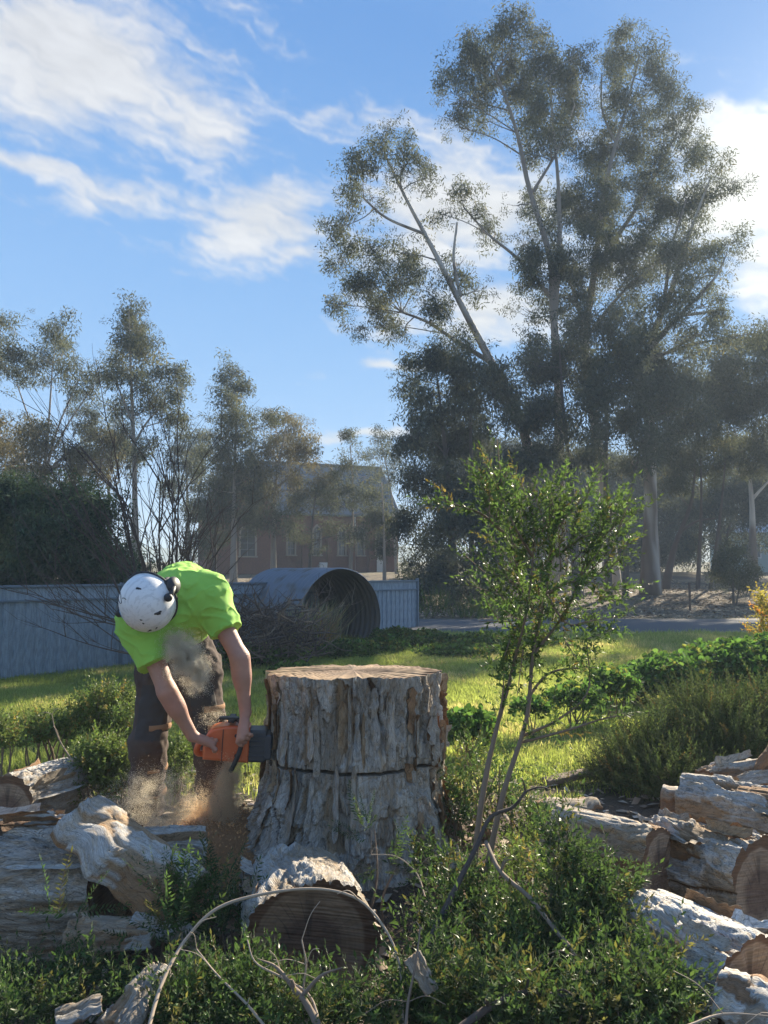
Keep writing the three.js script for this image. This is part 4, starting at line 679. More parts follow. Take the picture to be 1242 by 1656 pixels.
barkLog('log', 'log with a round sawn face behind the big pale log, dusted with shavings', P(14, 1262, 4.45).setY(.17), P(112, 1262, 5.0).setY(.13), .155, .16, { seed: 40, group: LR, pal: 'grey', flaps: 8, th: .008, bare: -.5, rag: 1 });
barkLog('log', 'big pale log sheathed in long horizontal bark sheets, running out of the frame', P(-150, 1440, 3.35).setY(.18), P(182, 1425, 3.35).setY(.18), .275, .255, { seed: 44, group: LR, pal: 'silver', flaps: 14, flapLen: 1.6, curl: .7, th: .013, stretch: .12, bare: -.26, crack: 1.2, rag: 1 });
barkLog('branch_log', 'slim pale branch log reaching from the big log to the sawdust', P(150, 1390, 3.45).setY(.27), P(330, 1376, 3.6).setY(.24), .085, .075, { seed: 47, group: LR, pal: 'grey', flaps: 5, th: .007, bare: -.4, nu: 120, rag: 1 });
barkLog('branch_stub', 'small round branch stub lying between the logs and the dust', P(140, 1312, 4.2).setY(.06), P(152, 1306, 4.5).setY(.07), .035, .035, { seed: 48, pal: 'tan', flaps: 0, nu: 60, category: 'branch', th: .003 });
const BG = 'loose sheets of peeled bark';
curlSheet('bark_sheet', 'broad brown-grey bark sheet slumped against the end of the big pale log', P(110, 1350, 3.25), P(275, 1500, 3.1), .17, .22, -1.5, 1.2, { seed: 51, group: BG, pal: 'grey', th: .014, bare: -.12, layer: .009, stain: .8 });
curlSheet('bark_sheet', 'flat pale bark slab propped on the front of the big pale log', P(35, 1500, 3.02), P(125, 1500, 3.0), .12, .12, -1.9, -.6, { seed: 52, group: BG, pal: 'white', bare: -.6, th: .012 });
curlSheet('bark_sheet', 'pinkish rough bark piece lying in the leaves below the big log', P(115, 1540, 2.9), P(255, 1530, 2.9), .09, .07, -1.2, 1.3, { seed: 53, group: BG, pal: 'tan', layer: .012, th: .02, bare: -.1 });
curlSheet('bark_sheet', 'bark piece half covered by leaves next to the hollow-faced log', P(215, 1510, 2.95), P(330, 1545, 2.9), .07, .06, -1.4, 1.0, { seed: 54, group: BG, pal: 'grey', th: .012 });
curlSheet('bark_sheet', 'long grey bark strip slanting up from the bottom edge', P(185, 1680, 2.35), P(258, 1585, 2.55), .06, .045, -1.0, 1.2, { seed: 55, group: BG, pal: 'grey', layer: .01, th: .012 });
curlSheet('bark_sheet', 'small grey bark flake at the bottom edge beside the slanting strip', P(95, 1670, 2.35), P(168, 1640, 2.4), .06, .05, -.9, 1.0, { seed: 56, group: BG, pal: 'grey', th: .01 });
curlSheet('bark_sheet', 'dark brown curled bark with one round end in the grass behind the long log', P(868, 1325, 4.7), P(958, 1312, 4.9), .10, .09, -2.2, 1.2, { seed: 57, group: BG, pal: 'tan', bare: .1, th: .012 });
curlSheet('bark_sheet', 'upturned flaking bark trough resting behind the oval-ended log', P(1068, 1330, 4.4).setY(.14), P(1165, 1345, 4.3).setY(.12), .14, .12, -1.5, 1.3, { seed: 58, group: BG, pal: 'tan', layer: .016, th: .022 });
curlSheet('bark_sheet', 'small orange bark offcut wedged between the long log and the white log', P(1000, 1480, 3.45).setY(.06), P(1045, 1470, 3.4).setY(.07), .09, .09, -1.3, .9, { seed: 59, group: BG, pal: 'tan', bare: .2 });
curlSheet('bark_sheet', 'twisted bark shred sticking up on top of the heap by the frame edge', P(1222, 1262, 4.6), P(1262, 1222, 4.6), .06, .09, -1.6, 1.0, { seed: 60, group: BG, pal: 'tan', bare: .1 });
curlSheet('bark_sheet', 'thin pale bark flake hanging on a leaning twig among the leaves', P(655, 1555, 2.35), P(690, 1612, 2.3), .05, .03, -1.0, .9, { seed: 61, group: BG, pal: 'tan', th: .004, bare: -.3, layer: .002 });
curlSheet('bark_sheet', 'lifted bark lid curling over the ragged log at the lower corner', P(1165, 1562, 2.45).setY(.14), P(1262, 1590, 2.35).setY(.13), .13, .14, -1.0, 1.2, { seed: 62, group: BG, pal: 'white', th: .014 });
// plank of weathered wood in the grass
{ const p = P(918, 1290, 5.6); p.y = hgt(p.x, p.z) + .05; const g = thing('plank', 'flat brown offcut lying in the grass behind the curled bark', 'offcut', p); const e = box(.36, .04, .12, .012, V()); e.rotateZ(.12); e.rotateY(.3); part(g, 'board', e, std({ color: col(.23, .17, .13), bumpMap: clone(T.fibre, 4, 2), bumpScale: .006 }), 1); }
// sawdust
{
  const c = P(362, 1372, 4.15); c.y = hgt(c.x, c.z); const pos = [], idx = [], n = 70, uv = [];
  const g = thing('sawdust_pile', 'heap of fresh orange-brown sawdust at the foot of the stump', 'sawdust', c);
  for (let j = 0; j <= n; j++) for (let i = 0; i <= n; i++) { const x = (i / n - .5) * 1.5, z = (j / n - .5) * 1.3, q = Math.hypot(x / .62, z / .55), y = .27 * Math.exp(-q * q * 2.4) - .02 + .02 * fbm(x * 9, 1, z * 9, 4) - (q > 1 ? (q - 1) * .1 : 0); pos.push(c.x + x, c.y + y, c.z + z); uv.push(x, z); }
  for (let j = 0; j < n; j++) for (let i = 0; i < n; i++) { const k = j * (n + 1) + i, m = k + n + 1; idx.push(k, m, k + 1, k + 1, m, m + 1); }
  part(g, 'heap', geoFrom(pos, idx, { uv }), std({ color: col(.36, .19, .085), bumpMap: clone(T.grain, 6, 6), bumpScale: .012 }));
  const r = rng(8), chip = geoFrom([0, 0, 0, .006, 0, .001, .007, .002, .004, .001, .001, .004], [0, 1, 2, 0, 2, 3]), list = [];
  for (let i = 0; i < 5000; i++) { const x = (r() + r() + r() - 1.5) * .62, z = (r() + r() + r() - 1.5) * .6, q = Math.hypot(x / .62, z / .55), y = .27 * Math.exp(-q * q * 2.4) - .012 + .02 * fbm(x * 9, 1, z * 9, 4) - (q > 1 ? (q - 1) * .1 : 0), v = .7 + r() * .7; list.push({ m: M4(V(c.x + x, Math.max(c.y + y, hgt(c.x + x, c.z + z)), c.z + z), _q.clone().setFromEuler(new THREE.Euler(r() * 6, r() * 6, r() * 6)), .7 + r() * 1.3), c: [v, v * .95, v * .85] }); }
  copies(g, 'shavings', chip, std({ color: col(.50, .28, .13), side: THREE.DoubleSide }), list);
}
// ---------------------------------------------------------------- bodies: a smooth field meshed by surface nets
function surfaceNets(f, lo, hi, cell, colour) {
  const n = [0, 1, 2].map((k) => Math.ceil((hi.getComponent(k) - lo.getComponent(k)) / cell) + 1), [nx, ny, nz] = n, val = new Float32Array(nx * ny * nz), id = new Int32Array(nx * ny * nz).fill(-1);
  let q = 0; for (let z = 0; z < nz; z++) for (let y = 0; y < ny; y++) for (let x = 0; x < nx; x++) val[q++] = f(lo.x + x * cell, lo.y + y * cell, lo.z + z * cell);
  const at = (x, y, z) => x + nx * (y + ny * z), pos = [], idx = [];
  for (let z = 0; z < nz - 1; z++) for (let y = 0; y < ny - 1; y++) for (let x = 0; x < nx - 1; x++) {
    let sx = 0, sy = 0, sz = 0, c = 0; const v = [];
    for (let k = 0; k < 8; k++) v.push(val[at(x + (k & 1), y + (k >> 1 & 1), z + (k >> 2))]);
    for (let a = 0; a < 8; a++) for (const bit of [1, 2, 4]) { if (a & bit) continue; const b = a | bit; if ((v[a] < 0) === (v[b] < 0)) continue; const t = v[a] / (v[a] - v[b]); sx += (a & 1) + (bit === 1 ? t : 0); sy += (a >> 1 & 1) + (bit === 2 ? t : 0); sz += (a >> 2) + (bit === 4 ? t : 0); c++; }
    if (c) { id[at(x, y, z)] = pos.length / 3; pos.push(lo.x + (x + sx / c) * cell, lo.y + (y + sy / c) * cell, lo.z + (z + sz / c) * cell); }
  }
  const quad = (a, b, c, d, flip) => { if (a < 0 || b < 0 || c < 0 || d < 0) return; flip ? idx.push(a, c, b, a, d, c) : idx.push(a, b, c, a, c, d); };
  for (let z = 1; z < nz - 1; z++) for (let y = 1; y < ny - 1; y++) for (let x = 1; x < nx - 1; x++) {
    const s = val[at(x, y, z)] < 0;
    if (s !== val[at(x + 1, y, z)] < 0) quad(id[at(x, y - 1, z - 1)], id[at(x, y, z - 1)], id[at(x, y, z)], id[at(x, y - 1, z)], !s);
    if (s !== val[at(x, y + 1, z)] < 0) quad(id[at(x - 1, y, z - 1)], id[at(x - 1, y, z)], id[at(x, y, z)], id[at(x, y, z - 1)], !s);
    if (s !== val[at(x, y, z + 1)] < 0) quad(id[at(x - 1, y - 1, z)], id[at(x, y - 1, z)], id[at(x, y, z)], id[at(x - 1, y, z)], !s);
  }
  const g = new THREE.BufferGeometry(); g.setAttribute('position', new THREE.Float32BufferAttribute(pos, 3)); g.setIndex(idx);
  const nr = new Float32Array(pos.length), e = cell * .6;
  for (let i = 0; i < pos.length; i += 3) { const x = pos[i], y = pos[i + 1], z = pos[i + 2], a = f(x + e, y, z) - f(x - e, y, z), b = f(x, y + e, z) - f(x, y - e, z), c = f(x, y, z + e) - f(x, y, z - e), l = Math.hypot(a, b, c) || 1; nr[i] = a / l; nr[i + 1] = b / l; nr[i + 2] = c / l; }
  g.setAttribute('normal', new THREE.BufferAttribute(nr, 3));
  const uv = new Float32Array(pos.length / 3 * 2); for (let i = 0; i < pos.length / 3; i++) { uv[i * 2] = pos[i * 3] + pos[i * 3 + 2]; uv[i * 2 + 1] = pos[i * 3 + 1]; } g.setAttribute('uv', new THREE.BufferAttribute(uv, 2));
  if (colour) paint(g, colour);
  return g;
}
const smin = (a, b, k) => { const h = Math.max(k - Math.abs(a - b), 0) / k; return Math.min(a, b) - h * h * k * .25; };
const cap = (a, b, ra, rb) => { const ab = b.clone().sub(a), l2 = ab.lengthSq(); return (x, y, z) => { const px = x - a.x, py = y - a.y, pz = z - a.z, t = clamp((px * ab.x + py * ab.y + pz * ab.z) / l2, 0, 1); return Math.hypot(px - ab.x * t, py - ab.y * t, pz - ab.z * t) - mix(ra, rb, t); }; };
const ell = (c, r, q) => { const iq = q ? q.clone().invert() : null, v = V(); return (x, y, z) => { v.set(x - c.x, y - c.y, z - c.z); if (iq) v.applyQuaternion(iq); const k0 = Math.hypot(v.x / r.x, v.y / r.y, v.z / r.z), k1 = Math.hypot(v.x / r.x / r.x, v.y / r.y / r.y, v.z / r.z / r.z); return k1 < 1e-9 ? -r.x : k0 * (k0 - 1) / k1; }; };
const join = (list, k) => (x, y, z) => { let d = 1e9; for (const f of list) d = smin(d, f(x, y, z), k); return d; };
const bounds = (pts, pad) => { const b = new THREE.Box3().setFromPoints(pts).expandByScalar(pad); return [b.min, b.max]; };

// ---------------------------------------------------------------- the man with the saw
{
  const hipL = P(258, 1082, 4.66), hipR = P(322, 1082, 4.68), kneeL = P(240, 1205, 4.52), kneeR = P(345, 1212, 4.54), ankL = P(236, 1338, 4.66), ankR = P(346, 1340, 4.62);
  const pelvis = P(290, 1046, 4.74), waist = P(294, 1000, 4.56), rib = P(296, 962, 4.34), chest = P(288, 970, 4.14), shL = P(228, 1008, 4.02), shR = P(336, 966, 4.14), neck = P(262, 964, 3.98), head = P(240, 972, 3.86);
  const elL = P(270, 1118, 3.90), wrL = P(311, 1190, 3.97), elR = P(388, 1064, 4.03), wrR = P(397, 1152, 4.03);
  ankL.y = ankR.y = .10;
  const man = thing('person', 'man in lime green shirt and white helmet bending over a chainsaw', 'person', V((ankL.x + ankR.x) / 2, 0, (ankL.z + ankR.z) / 2));
  const faceDir = P(360, 1190, 4.12).sub(head).normalize();
  let upDir = V(-.34, .22, .91); upDir.addScaledVector(faceDir, -upDir.dot(faceDir)).normalize();
  const sideDir = V().crossVectors(upDir, faceDir).normalize(), hq = new THREE.Quaternion().setFromRotationMatrix(new THREE.Matrix4().makeBasis(sideDir, upDir, faceDir));
  const hl = (x, y, z) => V(x, y, z).applyQuaternion(hq).add(head);
  // hands: palm and five fingers closing on a bar; axis = along the bar, grip = from bar centre to palm
  const fingers = [];
  function hand(wrist, barC, axis, toPalm, out, s, barR) {
    const ax = axis.clone().normalize(), pl = toPalm.clone().addScaledVector(ax, -toPalm.dot(ax)).normalize(), cr = V().crossVectors(ax, pl), list = [], R = barR + .011;
    const onBar = (ang, along, rr = R) => barC.clone().addScaledVector(ax, along).addScaledVector(pl, Math.cos(ang) * rr).addScaledVector(cr, Math.sin(ang) * rr * s);
    const palm = onBar(.2, 0, R + .006);
    list.push(cap(wrist, palm, .026, .024));
    for (const k of [-.026, 0, .026]) list.push(cap(wrist.clone().lerp(palm, .45).addScaledVector(ax, k * .6), onBar(.25, k, R + .004), .018, .0145));
    [[-.034, 2.5, .0085], [-.012, 2.9, .0095], [.012, 2.8, .0095], [.034, 2.4, .009]].forEach(([k, end, r]) => { const p = [.3, 1.1, 1.9, end].map((a) => onBar(a, k)); for (let i = 0; i < 3; i++) fingers.push(0), list.push(cap(p[i], p[i + 1], r * (1.15 - i * .1), r * (1.05 - i * .1))); });
    const t0 = wrist.clone().lerp(palm, .55).addScaledVector(ax, .026), t1 = onBar(-.7, .045, R + .004), t2 = onBar(-1.5, .040, R), t3 = onBar(-2.1, .030, R);
    list.push(cap(t0, t1, .015, .0115), cap(t1, t2, .0115, .0105), cap(t2, t3, .0105, .0085));
    return { f: join(list, .007), pts: [wrist, palm, t1, t3, onBar(2.9, .035), onBar(2.9, -.035), onBar(1.5, .035), onBar(1.5, -.035)] };
  }
  const frontBar = P(394, 1192, 4.0), rearBar = P(337, 1203, 4.02);
  const hR = hand(wrR, frontBar, V(-.15, 1, 0).applyAxisAngle(Z, -.9), V(.0, .55, .85), 1, 1, .0125);
  const hL = hand(wrL, rearBar, V(1, -.22, .0), V(-.35, .35, .85), 1, -1, .016);
  const shoulderW = cap(shL, shR, .10, .105);
  const torso = [cap(pelvis, waist, .150, .140), cap(waist, rib, .140, .150), cap(rib, chest, .150, .145), shoulderW, cap(chest, shL, .13, .095), cap(chest, shR, .13, .095)];
  const armL = [cap(shL, elL, .058, .044), cap(elL, wrL, .045, .029), ell(elL.clone().lerp(wrL, .28), V(.046, .085, .046), along(wrL.clone().sub(elL)))], armR = [cap(shR, elR, .058, .045), cap(elR, wrR, .046, .030), ell(elR.clone().lerp(wrR, .28), V(.047, .085, .047), along(wrR.clone().sub(elR)))];
  const headF = [ell(hl(0, .0, .0), V(.076, .105, .096), hq), cap(neck, hl(0, -.06, -.03), .062, .058), ell(hl(0, -.072, .045), V(.052, .045, .05), hq), cap(hl(0, .01, .093), hl(0, -.032, .112), .010, .014), cap(hl(-.022, -.062, .088), hl(.022, -.062, .088), .009, .009), ell(hl(-.079, -.012, -.01), V(.012, .032, .02), hq), ell(hl(.079, -.012, -.01), V(.012, .032, .02), hq), ell(hl(-.03, .018, .085), V(.014, .009, .01), hq), ell(hl(.03, .018, .085), V(.014, .009, .01), hq)];
  const legs = (g0) => [cap(pelvis, hipL, .13 + g0, .105 + g0), cap(pelvis, hipR, .13 + g0, .105 + g0), cap(hipL, kneeL, .090 + g0, .064 + g0), cap(kneeL, ankL, .062 + g0, .045 + g0), cap(hipR, kneeR, .090 + g0, .064 + g0), cap(kneeR, ankR, .062 + g0, .045 + g0)];
  const armsSk = join([...armL, ...armR], .03), core = join([...torso, ...legs(-.012)], .06), headJ = join(headF, .022);
  const bodyF = (x, y, z) => { let d = smin(core(x, y, z), armsSk(x, y, z), .03); d = smin(d, headJ(x, y, z), .03); return smin(smin(d, hR.f(x, y, z), .008), hL.f(x, y, z), .008); };
  const all = [hipL, hipR, kneeL, kneeR, ankL, ankR, pelvis, shL, shR, head, elL, elR, wrL, wrR];
  const skin = phys({ color: col(.42, .22, .155), roughness: .55, bumpMap: clone(T.grain, 10, 10), bumpScale: .0012, vertexColors: true });
  const skinTone = (x, y, z) => { const k = 1 + .22 * fbm(x * 22, y * 22, z * 22, 3); return [k, k * (.97 + .08 * N3(x * 9, y * 9, z * 9)), k * .97]; };
  const [bl, bh] = bounds(all, .22);
  // one body: trunk and limbs at a coarse step, forearms and hands at a fine one, meeting inside the sleeves
  const fineBox = [bounds([elL.clone().lerp(shL, .55), elL, wrL, ...hL.pts], .075), bounds([elR.clone().lerp(shR, .55), elR, wrR, ...hR.pts], .075)];
  const cutL = shL.clone().lerp(elL, .42), nL = elL.clone().sub(shL).normalize(), cutR = shR.clone().lerp(elR, .42), nR = elR.clone().sub(shR).normalize();
  const armOnly = (list, h, c, n) => { const a = join(list, .03); return (x, y, z) => { const d = smin(a(x, y, z), h.f(x, y, z), .012), pl = -((x - c.x) * n.x + (y - c.y) * n.y + (z - c.z) * n.z); return Math.max(d, pl); }; };
  const coreBody = (x, y, z) => smin(smin(core(x, y, z), Math.min(Math.max(cap0(x, y, z), -1), 9), .03), headJ(x, y, z), .03);
  const cap0 = join([cap(shL, shL.clone().lerp(elL, .48), .058, .052), cap(shR, shR.clone().lerp(elR, .48), .058, .052)], .02);
  part(man, 'body', merge([surfaceNets(coreBody, bl, bh, .014, skinTone), surfaceNets(armOnly(armL, hL, cutL, nL), ...fineBox[0], .0042, skinTone), surfaceNets(armOnly(armR, hR, cutR, nR), ...fineBox[1], .0042, skinTone)]), skin);
  // shirt
  const slL = shL.clone().lerp(elL, .60), slR = shR.clone().lerp(elR, .58);
  const fold = (x, y, z) => { const q = N3(x * 5 + y * 6, y * 5 - x * 4, z * 5); return Math.pow(1 - Math.abs(N3(x * 10 - y * 7 + q, y * 12 + x * 5, z * 9)), 6); };
  const wr = (x, y, z) => .012 * N3(x * 9 + y * 4, y * 7, z * 8) - .010 * fold(x, y, z) + .006 * N3(x * 20, y * 16 - x * 9, z * 18);
  const sBody = join([cap(waist, rib, .150, .162), cap(rib, chest, .162, .160), cap(shL, shR, .112, .118), cap(chest, shL, .142, .106), cap(chest, shR, .142, .108), cap(chest, P(308, 1006, 4.22), .13, .115), cap(P(296, 985, 4.3), P(300, 1012, 4.42), .13, .12)], .06);
  const sleeveCut = (c, n, f) => (x, y, z) => Math.max(f(x, y, z), (x - c.x) * n.x + (y - c.y) * n.y + (z - c.z) * n.z);
  const s1 = sleeveCut(slL, nL, cap(shL, elL, .098, .082)), s2 = sleeveCut(slR, nR, cap(shR, elR, .100, .082));
  const hem = P(304, 1040, 4.5), hemN = pelvis.clone().sub(rib).normalize();
  const shirtF = (x, y, z) => { let d = sBody(x, y, z); d = smin(d, s1(x, y, z), .05); d = smin(d, s2(x, y, z), .05); const pl = (x - hem.x) * hemN.x + (y - hem.y) * hemN.y + (z - hem.z) * hemN.z - .05; const nk = .085 - Math.hypot(x - neck.x + (neck.x - head.x) * .25, y - neck.y, z - neck.z - .03); d += wr(x, y, z); return Math.max(d, pl, nk); };
  part(man, 'shirt', surfaceNets(shirtF, ...bounds([shL, shR, slL, slR, rib, waist, pelvis, chest], .19), .0075), phys({ color: col(.29, .57, .085), roughness: .85, bumpMap: clone(T.weave, 14, 14), bumpScale: .0008, sheen: .3, sheenColor: col(.6, .9, .2) }));
  // trousers and chaps
  const trW = (x, y, z) => .014 * N3(x * 10, y * 11 + x * 5, z * 10) + .008 * N3(x * 22, y * 26, z * 22) + .006 * smooth(.45, .1, y) * Math.sin(y * 75 + 4 * N3(x * 6, y * 5, z * 6));
  const trJ = join([...legs(.030), cap(kneeL, ankL, .093, .098), cap(kneeR, ankR, .093, .098), cap(waist, pelvis, .150, .165)], .05);
  const wc = waist.clone().lerp(pelvis, .25), wn = waist.clone().sub(pelvis).normalize();
  const trF = (x, y, z) => Math.max(trJ(x, y, z) + trW(x, y, z), .075 - y, (x - wc.x) * wn.x + (y - wc.y) * wn.y + (z - wc.z) * wn.z);
  const cloth = (c, o = {}) => std({ color: c, roughness: .95, bumpMap: clone(T.weave, 10, 10), bumpScale: .0012, ...o });
  part(man, 'trousers', surfaceNets(trF, ...bounds([hipL, hipR, kneeL, kneeR, ankL, ankR, pelvis, waist], .2), .0095), cloth(col(.075, .050, .040)));
  const chapF = (a, b, c) => { const j = join([cap(a, b, .124, .100), cap(b, c, .099, .104)], .05); return (x, y, z) => { const d = j(x, y, z) + trW(x, y, z); const ax = y > b.y ? mix(b.x, a.x, clamp((y - b.y) / (a.y - b.y), 0, 1)) : mix(b.x, c.x, clamp((b.y - y) / (b.y - c.y), 0, 1)), az = y > b.y ? mix(b.z, a.z, clamp((y - b.y) / (a.y - b.y), 0, 1)) : mix(b.z, c.z, clamp((b.y - y) / (b.y - c.y), 0, 1)); return Math.max(d, az - z + .028, x - ax - .085, ax - x - .062, y - .93, .16 - y); }; };
  part(man, 'chaps', merge([surfaceNets(chapF(hipL, kneeL, ankL), ...bounds([hipL, kneeL, ankL], .2), .009), surfaceNets(chapF(hipR, kneeR, ankR), ...bounds([hipR, kneeR, ankR], .2), .009)]), cloth(col(.046, .038, .036), { roughness: .85 }));
  for (const [k, a, h] of [[kneeL, ankL, .22], [kneeL, ankL, .38], [kneeR, ankR, .30], [kneeR, ankR, .62], [kneeR, ankR, .72], [kneeL, ankL, .62]]) { const cx = h > k.y ? mix(k.x, (k === kneeL ? hipL : hipR).x, (h - k.y) / (hipL.y - k.y)) : mix(k.x, a.x, (k.y - h) / (k.y - a.y)), cz = h > k.y ? mix(k.z, hipL.z, (h - k.y) / (hipL.y - k.y)) : mix(k.z, a.z, (k.y - h) / (k.y - a.y)); const t = new THREE.TorusGeometry(.106, .009, 6, 24, 2.2); t.scale(1, 1, 2.2); t.rotateX(Math.PI / 2); t.rotateY(-.1 + .9); t.translate(cx, h, cz); part(man, 'strap', t, cloth(col(.30, .17, .09))); }
  for (const a of [ankL, ankR]) { const f = join([cap(V(a.x, .075, a.z - .02), V(a.x + (a === ankL ? -.02 : .02), .05, a.z + .17), .058, .046), cap(a, V(a.x, .24, a.z), .062, .07)], .03); part(man, 'boot', surfaceNets((x, y, z) => Math.max(f(x, y, z), .004 - y), ...bounds([a, V(a.x, .02, a.z + .2), V(a.x, .25, a.z)], .09), .009), std({ color: col(.10, .07, .05), roughness: .7 })); }
  // helmet with ear muffs
  const hel = new THREE.Group(); hel.name = 'helmet'; hel.position.copy(head).sub(man.position); hel.quaternion.copy(hq); man.add(hel);
  const shellPts = []; for (let i = 0; i <= 26; i++) { const a = i / 26 * (Math.PI / 2 + .32); shellPts.push(new THREE.Vector2(Math.sin(a) * .128 + (i === 26 ? .006 : 0), Math.cos(a) * .148)); }
  for (let i = 26; i >= 0; i--) { const a = i / 26 * (Math.PI / 2 + .30); shellPts.push(new THREE.Vector2(Math.sin(a) * .122, Math.cos(a) * .142)); }
  const dome = (g0) => { g0.scale(1, 1, 1.13); g0.translate(0, .012, .002); return g0; };
  const shell = dome(new THREE.LatheGeometry(shellPts, 56));
  part(hel, 'shell', shell, phys({ color: col(.74, .74, .73), roughness: .42, clearcoat: .3, clearcoatRoughness: .35, map: tex(512, (u, v) => { const s = smooth(.10, .4, tile(u, v, 5, 4, 3) + .4 * tile(u, v, 18, 18, 7)), q = smooth(.03, 0, Math.abs(tile(u, v, 9, 14, 11))) * smooth(.05, .3, tile(u, v, 4, 4, 5)); return 1 - .16 * s - .30 * q; }, false, 1), bumpMap: clone(T.grain, 3, 3), bumpScale: .0006 }), 1);
  const black = std({ color: col(.022, .022, .024), roughness: .55 });
  // patches on the shell: azimuth, tilt from the crown, size, colour; outline given by n points
  const patch = (name, az, tilt, w, h, mat, sd, lift = .0025, tri) => { const r = rng(sd), n = 8, m = 14, pos = [], idx = []; const pt = (a, t, s) => { const p = V(Math.sin(t) * Math.cos(a) * (.128 + s), Math.cos(t) * (.148 + s), Math.sin(t) * Math.sin(a) * (.128 + s) * 1.13); p.y += .012; p.z += .002; return p; };
    const rim = []; for (let i = 0; i < m; i++) { const b = i / m * 6.283, k = tri ? (.55 + .45 * Math.abs(Math.cos(b * 1.5))) * (.8 + .4 * r()) : 1; rim.push([Math.cos(b) * w * k, Math.sin(b) * h * k]); }
    for (const s of [lift, -.004]) { const c = pt(az, tilt, s); pos.push(c.x, c.y, c.z); rim.forEach(([x, y]) => { const p = pt(az + x / Math.max(.3, Math.sin(tilt)) / .128, tilt + y / .14, s); pos.push(p.x, p.y, p.z); }); }
    for (let i = 0; i < m; i++) { const a = 1 + i, b = 1 + (i + 1) % m; idx.push(0, b, a, m + 1 + a, a, b, m + 1 + a, b, m + 1 + b); } part(hel, name, geoFrom(pos, idx), mat, 1); };
  const aOf = (px, py) => { const o = P(px, py, 3.75).sub(P(240, 968, 3.75)), lx = o.dot(sideDir), lz = o.dot(faceDir); return [Math.atan2(lz / 1.13, lx), Math.asin(clamp(Math.hypot(lx, lz / 1.13) / .128, 0, .98))]; };
  const mBlue = std({ color: col(.12, .36, .62), roughness: .5 });
  for (const [nm, px, py, w, h, m, sd, tr] of [['vent', 273, 966, .010, .024, black, 1, 1], ['vent', 243, 905 + 19, .016, .006, black, 2, 1], ['sticker', 206, 976, .016, .013, mBlue, 3, 0], ['marking', 249, 972, .004, .007, black, 4, 1], ['marking', 251, 980, .004, .006, black, 5, 1], ['vent', 254, 1001, .012, .006, black, 6, 1], ['marking', 264, 998, .008, .004, black, 7, 1], ['marking', 216, 993, .010, .002, std({ color: col(.25, .12, .1) }), 8, 1], ['marking', 226, 999, .008, .002, std({ color: col(.25, .12, .1) }), 9, 1]]) { const [a, t] = aOf(px, py); patch(nm, a, t, w, h, m, sd, .002, tr); }
  // outlined emblem near the rim
  { const pts = []; for (let i = 0; i <= 16; i++) { const b = i / 16 * 6.283, [a, t] = aOf(208 + Math.cos(b) * (6 + 2 * Math.sin(3 * b)), 945 + Math.sin(b) * (7 + 1.5 * Math.cos(2 * b))); const p = V(Math.sin(t) * Math.cos(a) * .1292, Math.cos(t) * .1492 + .012, Math.sin(t) * Math.sin(a) * .1292 * 1.13 + .002); pts.push(p); } part(hel, 'marking', tube(pts, [.0016, .0016], 5, 2), std({ color: col(.03, .035, .06) }), 1); const q = [[216, 941], [221, 939], [225, 940]].map(([x, y]) => { const [a, t] = aOf(x, y); return V(Math.sin(t) * Math.cos(a) * .1292, Math.cos(t) * .1492 + .012, Math.sin(t) * Math.sin(a) * .1292 * 1.13 + .002); }); part(hel, 'marking', tube(q, [.0018, .0018], 5, 3), black, 1); }
  part(hel, 'brim', dome(new THREE.TorusGeometry(.127, .006, 8, 56).rotateX(Math.PI / 2).translate(0, -.046, 0)), black, 1);
  for (const s of [-1, 1]) { const cup = new THREE.SphereGeometry(.05, 24, 16); cup.scale(.55, 1.05, .85); cup.translate(s * .132, -.05, -.02); const cg = part(hel, 'ear_muff', cup, black, 1); const pad = new THREE.TorusGeometry(.036, .013, 8, 24); pad.scale(1, 1.15, 1); pad.rotateY(Math.PI / 2); pad.translate(s * .107, -.05, -.02); part(cg, 'cushion', pad, std({ color: col(.05, .05, .055), roughness: .8 }), 1); part(cg, 'arm', tube([V(s * .142, -.04, -.02), V(s * .155, .02, -.015), V(s * .138, .055, -.005)], [.010, .011, .013], 8, 4), black, 1); part(cg, 'knob', new THREE.SphereGeometry(.021, 16, 12).translate(s * .140, .052, -.005), black, 1); }
  part(hel, 'chin_strap', merge([tube([V(-.12, -.04, .03), V(-.085, -.09, .07), V(0, -.125, .07), V(.085, -.09, .07), V(.12, -.04, .03)], [.007, .007], 6, 5)]), black, 1);
  // braces strap and cord hanging at the chest
  part(man, 'cord', tube([P(300, 1012, 4.05), P(318, 1018, 4.12), P(333, 1014, 4.14)], [.006, .006], 6, 4), black);

  // ------------------------------------------------ the chainsaw, held with its bar level
  const s0 = P(368, 1203, 4.10), saw = thing('chainsaw', 'orange and black chainsaw with its bar deep in the stump', 'chainsaw', s0);
  saw.rotation.set(0, .12, -.05);
  const orange = phys({ color: col(.55, .115, .03), roughness: .42, clearcoat: .3, bumpMap: clone(T.grain, 8, 8), bumpScale: .0004 }), grey = std({ color: col(.045, .048, .055), roughness: .5 }), steel = std({ color: col(.5, .5, .5), metalness: 1, roughness: .35 });
  const shp = new THREE.Shape(); shp.moveTo(-.105, -.058); shp.lineTo(.10, -.070); shp.lineTo(.10, .085); shp.quadraticCurveTo(.02, .098, -.06, .078); shp.quadraticCurveTo(-.115, .06, -.105, -.058);
  const cover = new THREE.ExtrudeGeometry(shp, { depth: .12, bevelEnabled: true, bevelSize: .014, bevelThickness: .016, bevelSegments: 4, curveSegments: 10 }); cover.translate(0, 0, -.075);
  part(saw, 'cover', cover, orange, 1);
  part(saw, 'seam', box(.004, .160, .14, .001, V(-.022, .006, -.006)), black, 1);
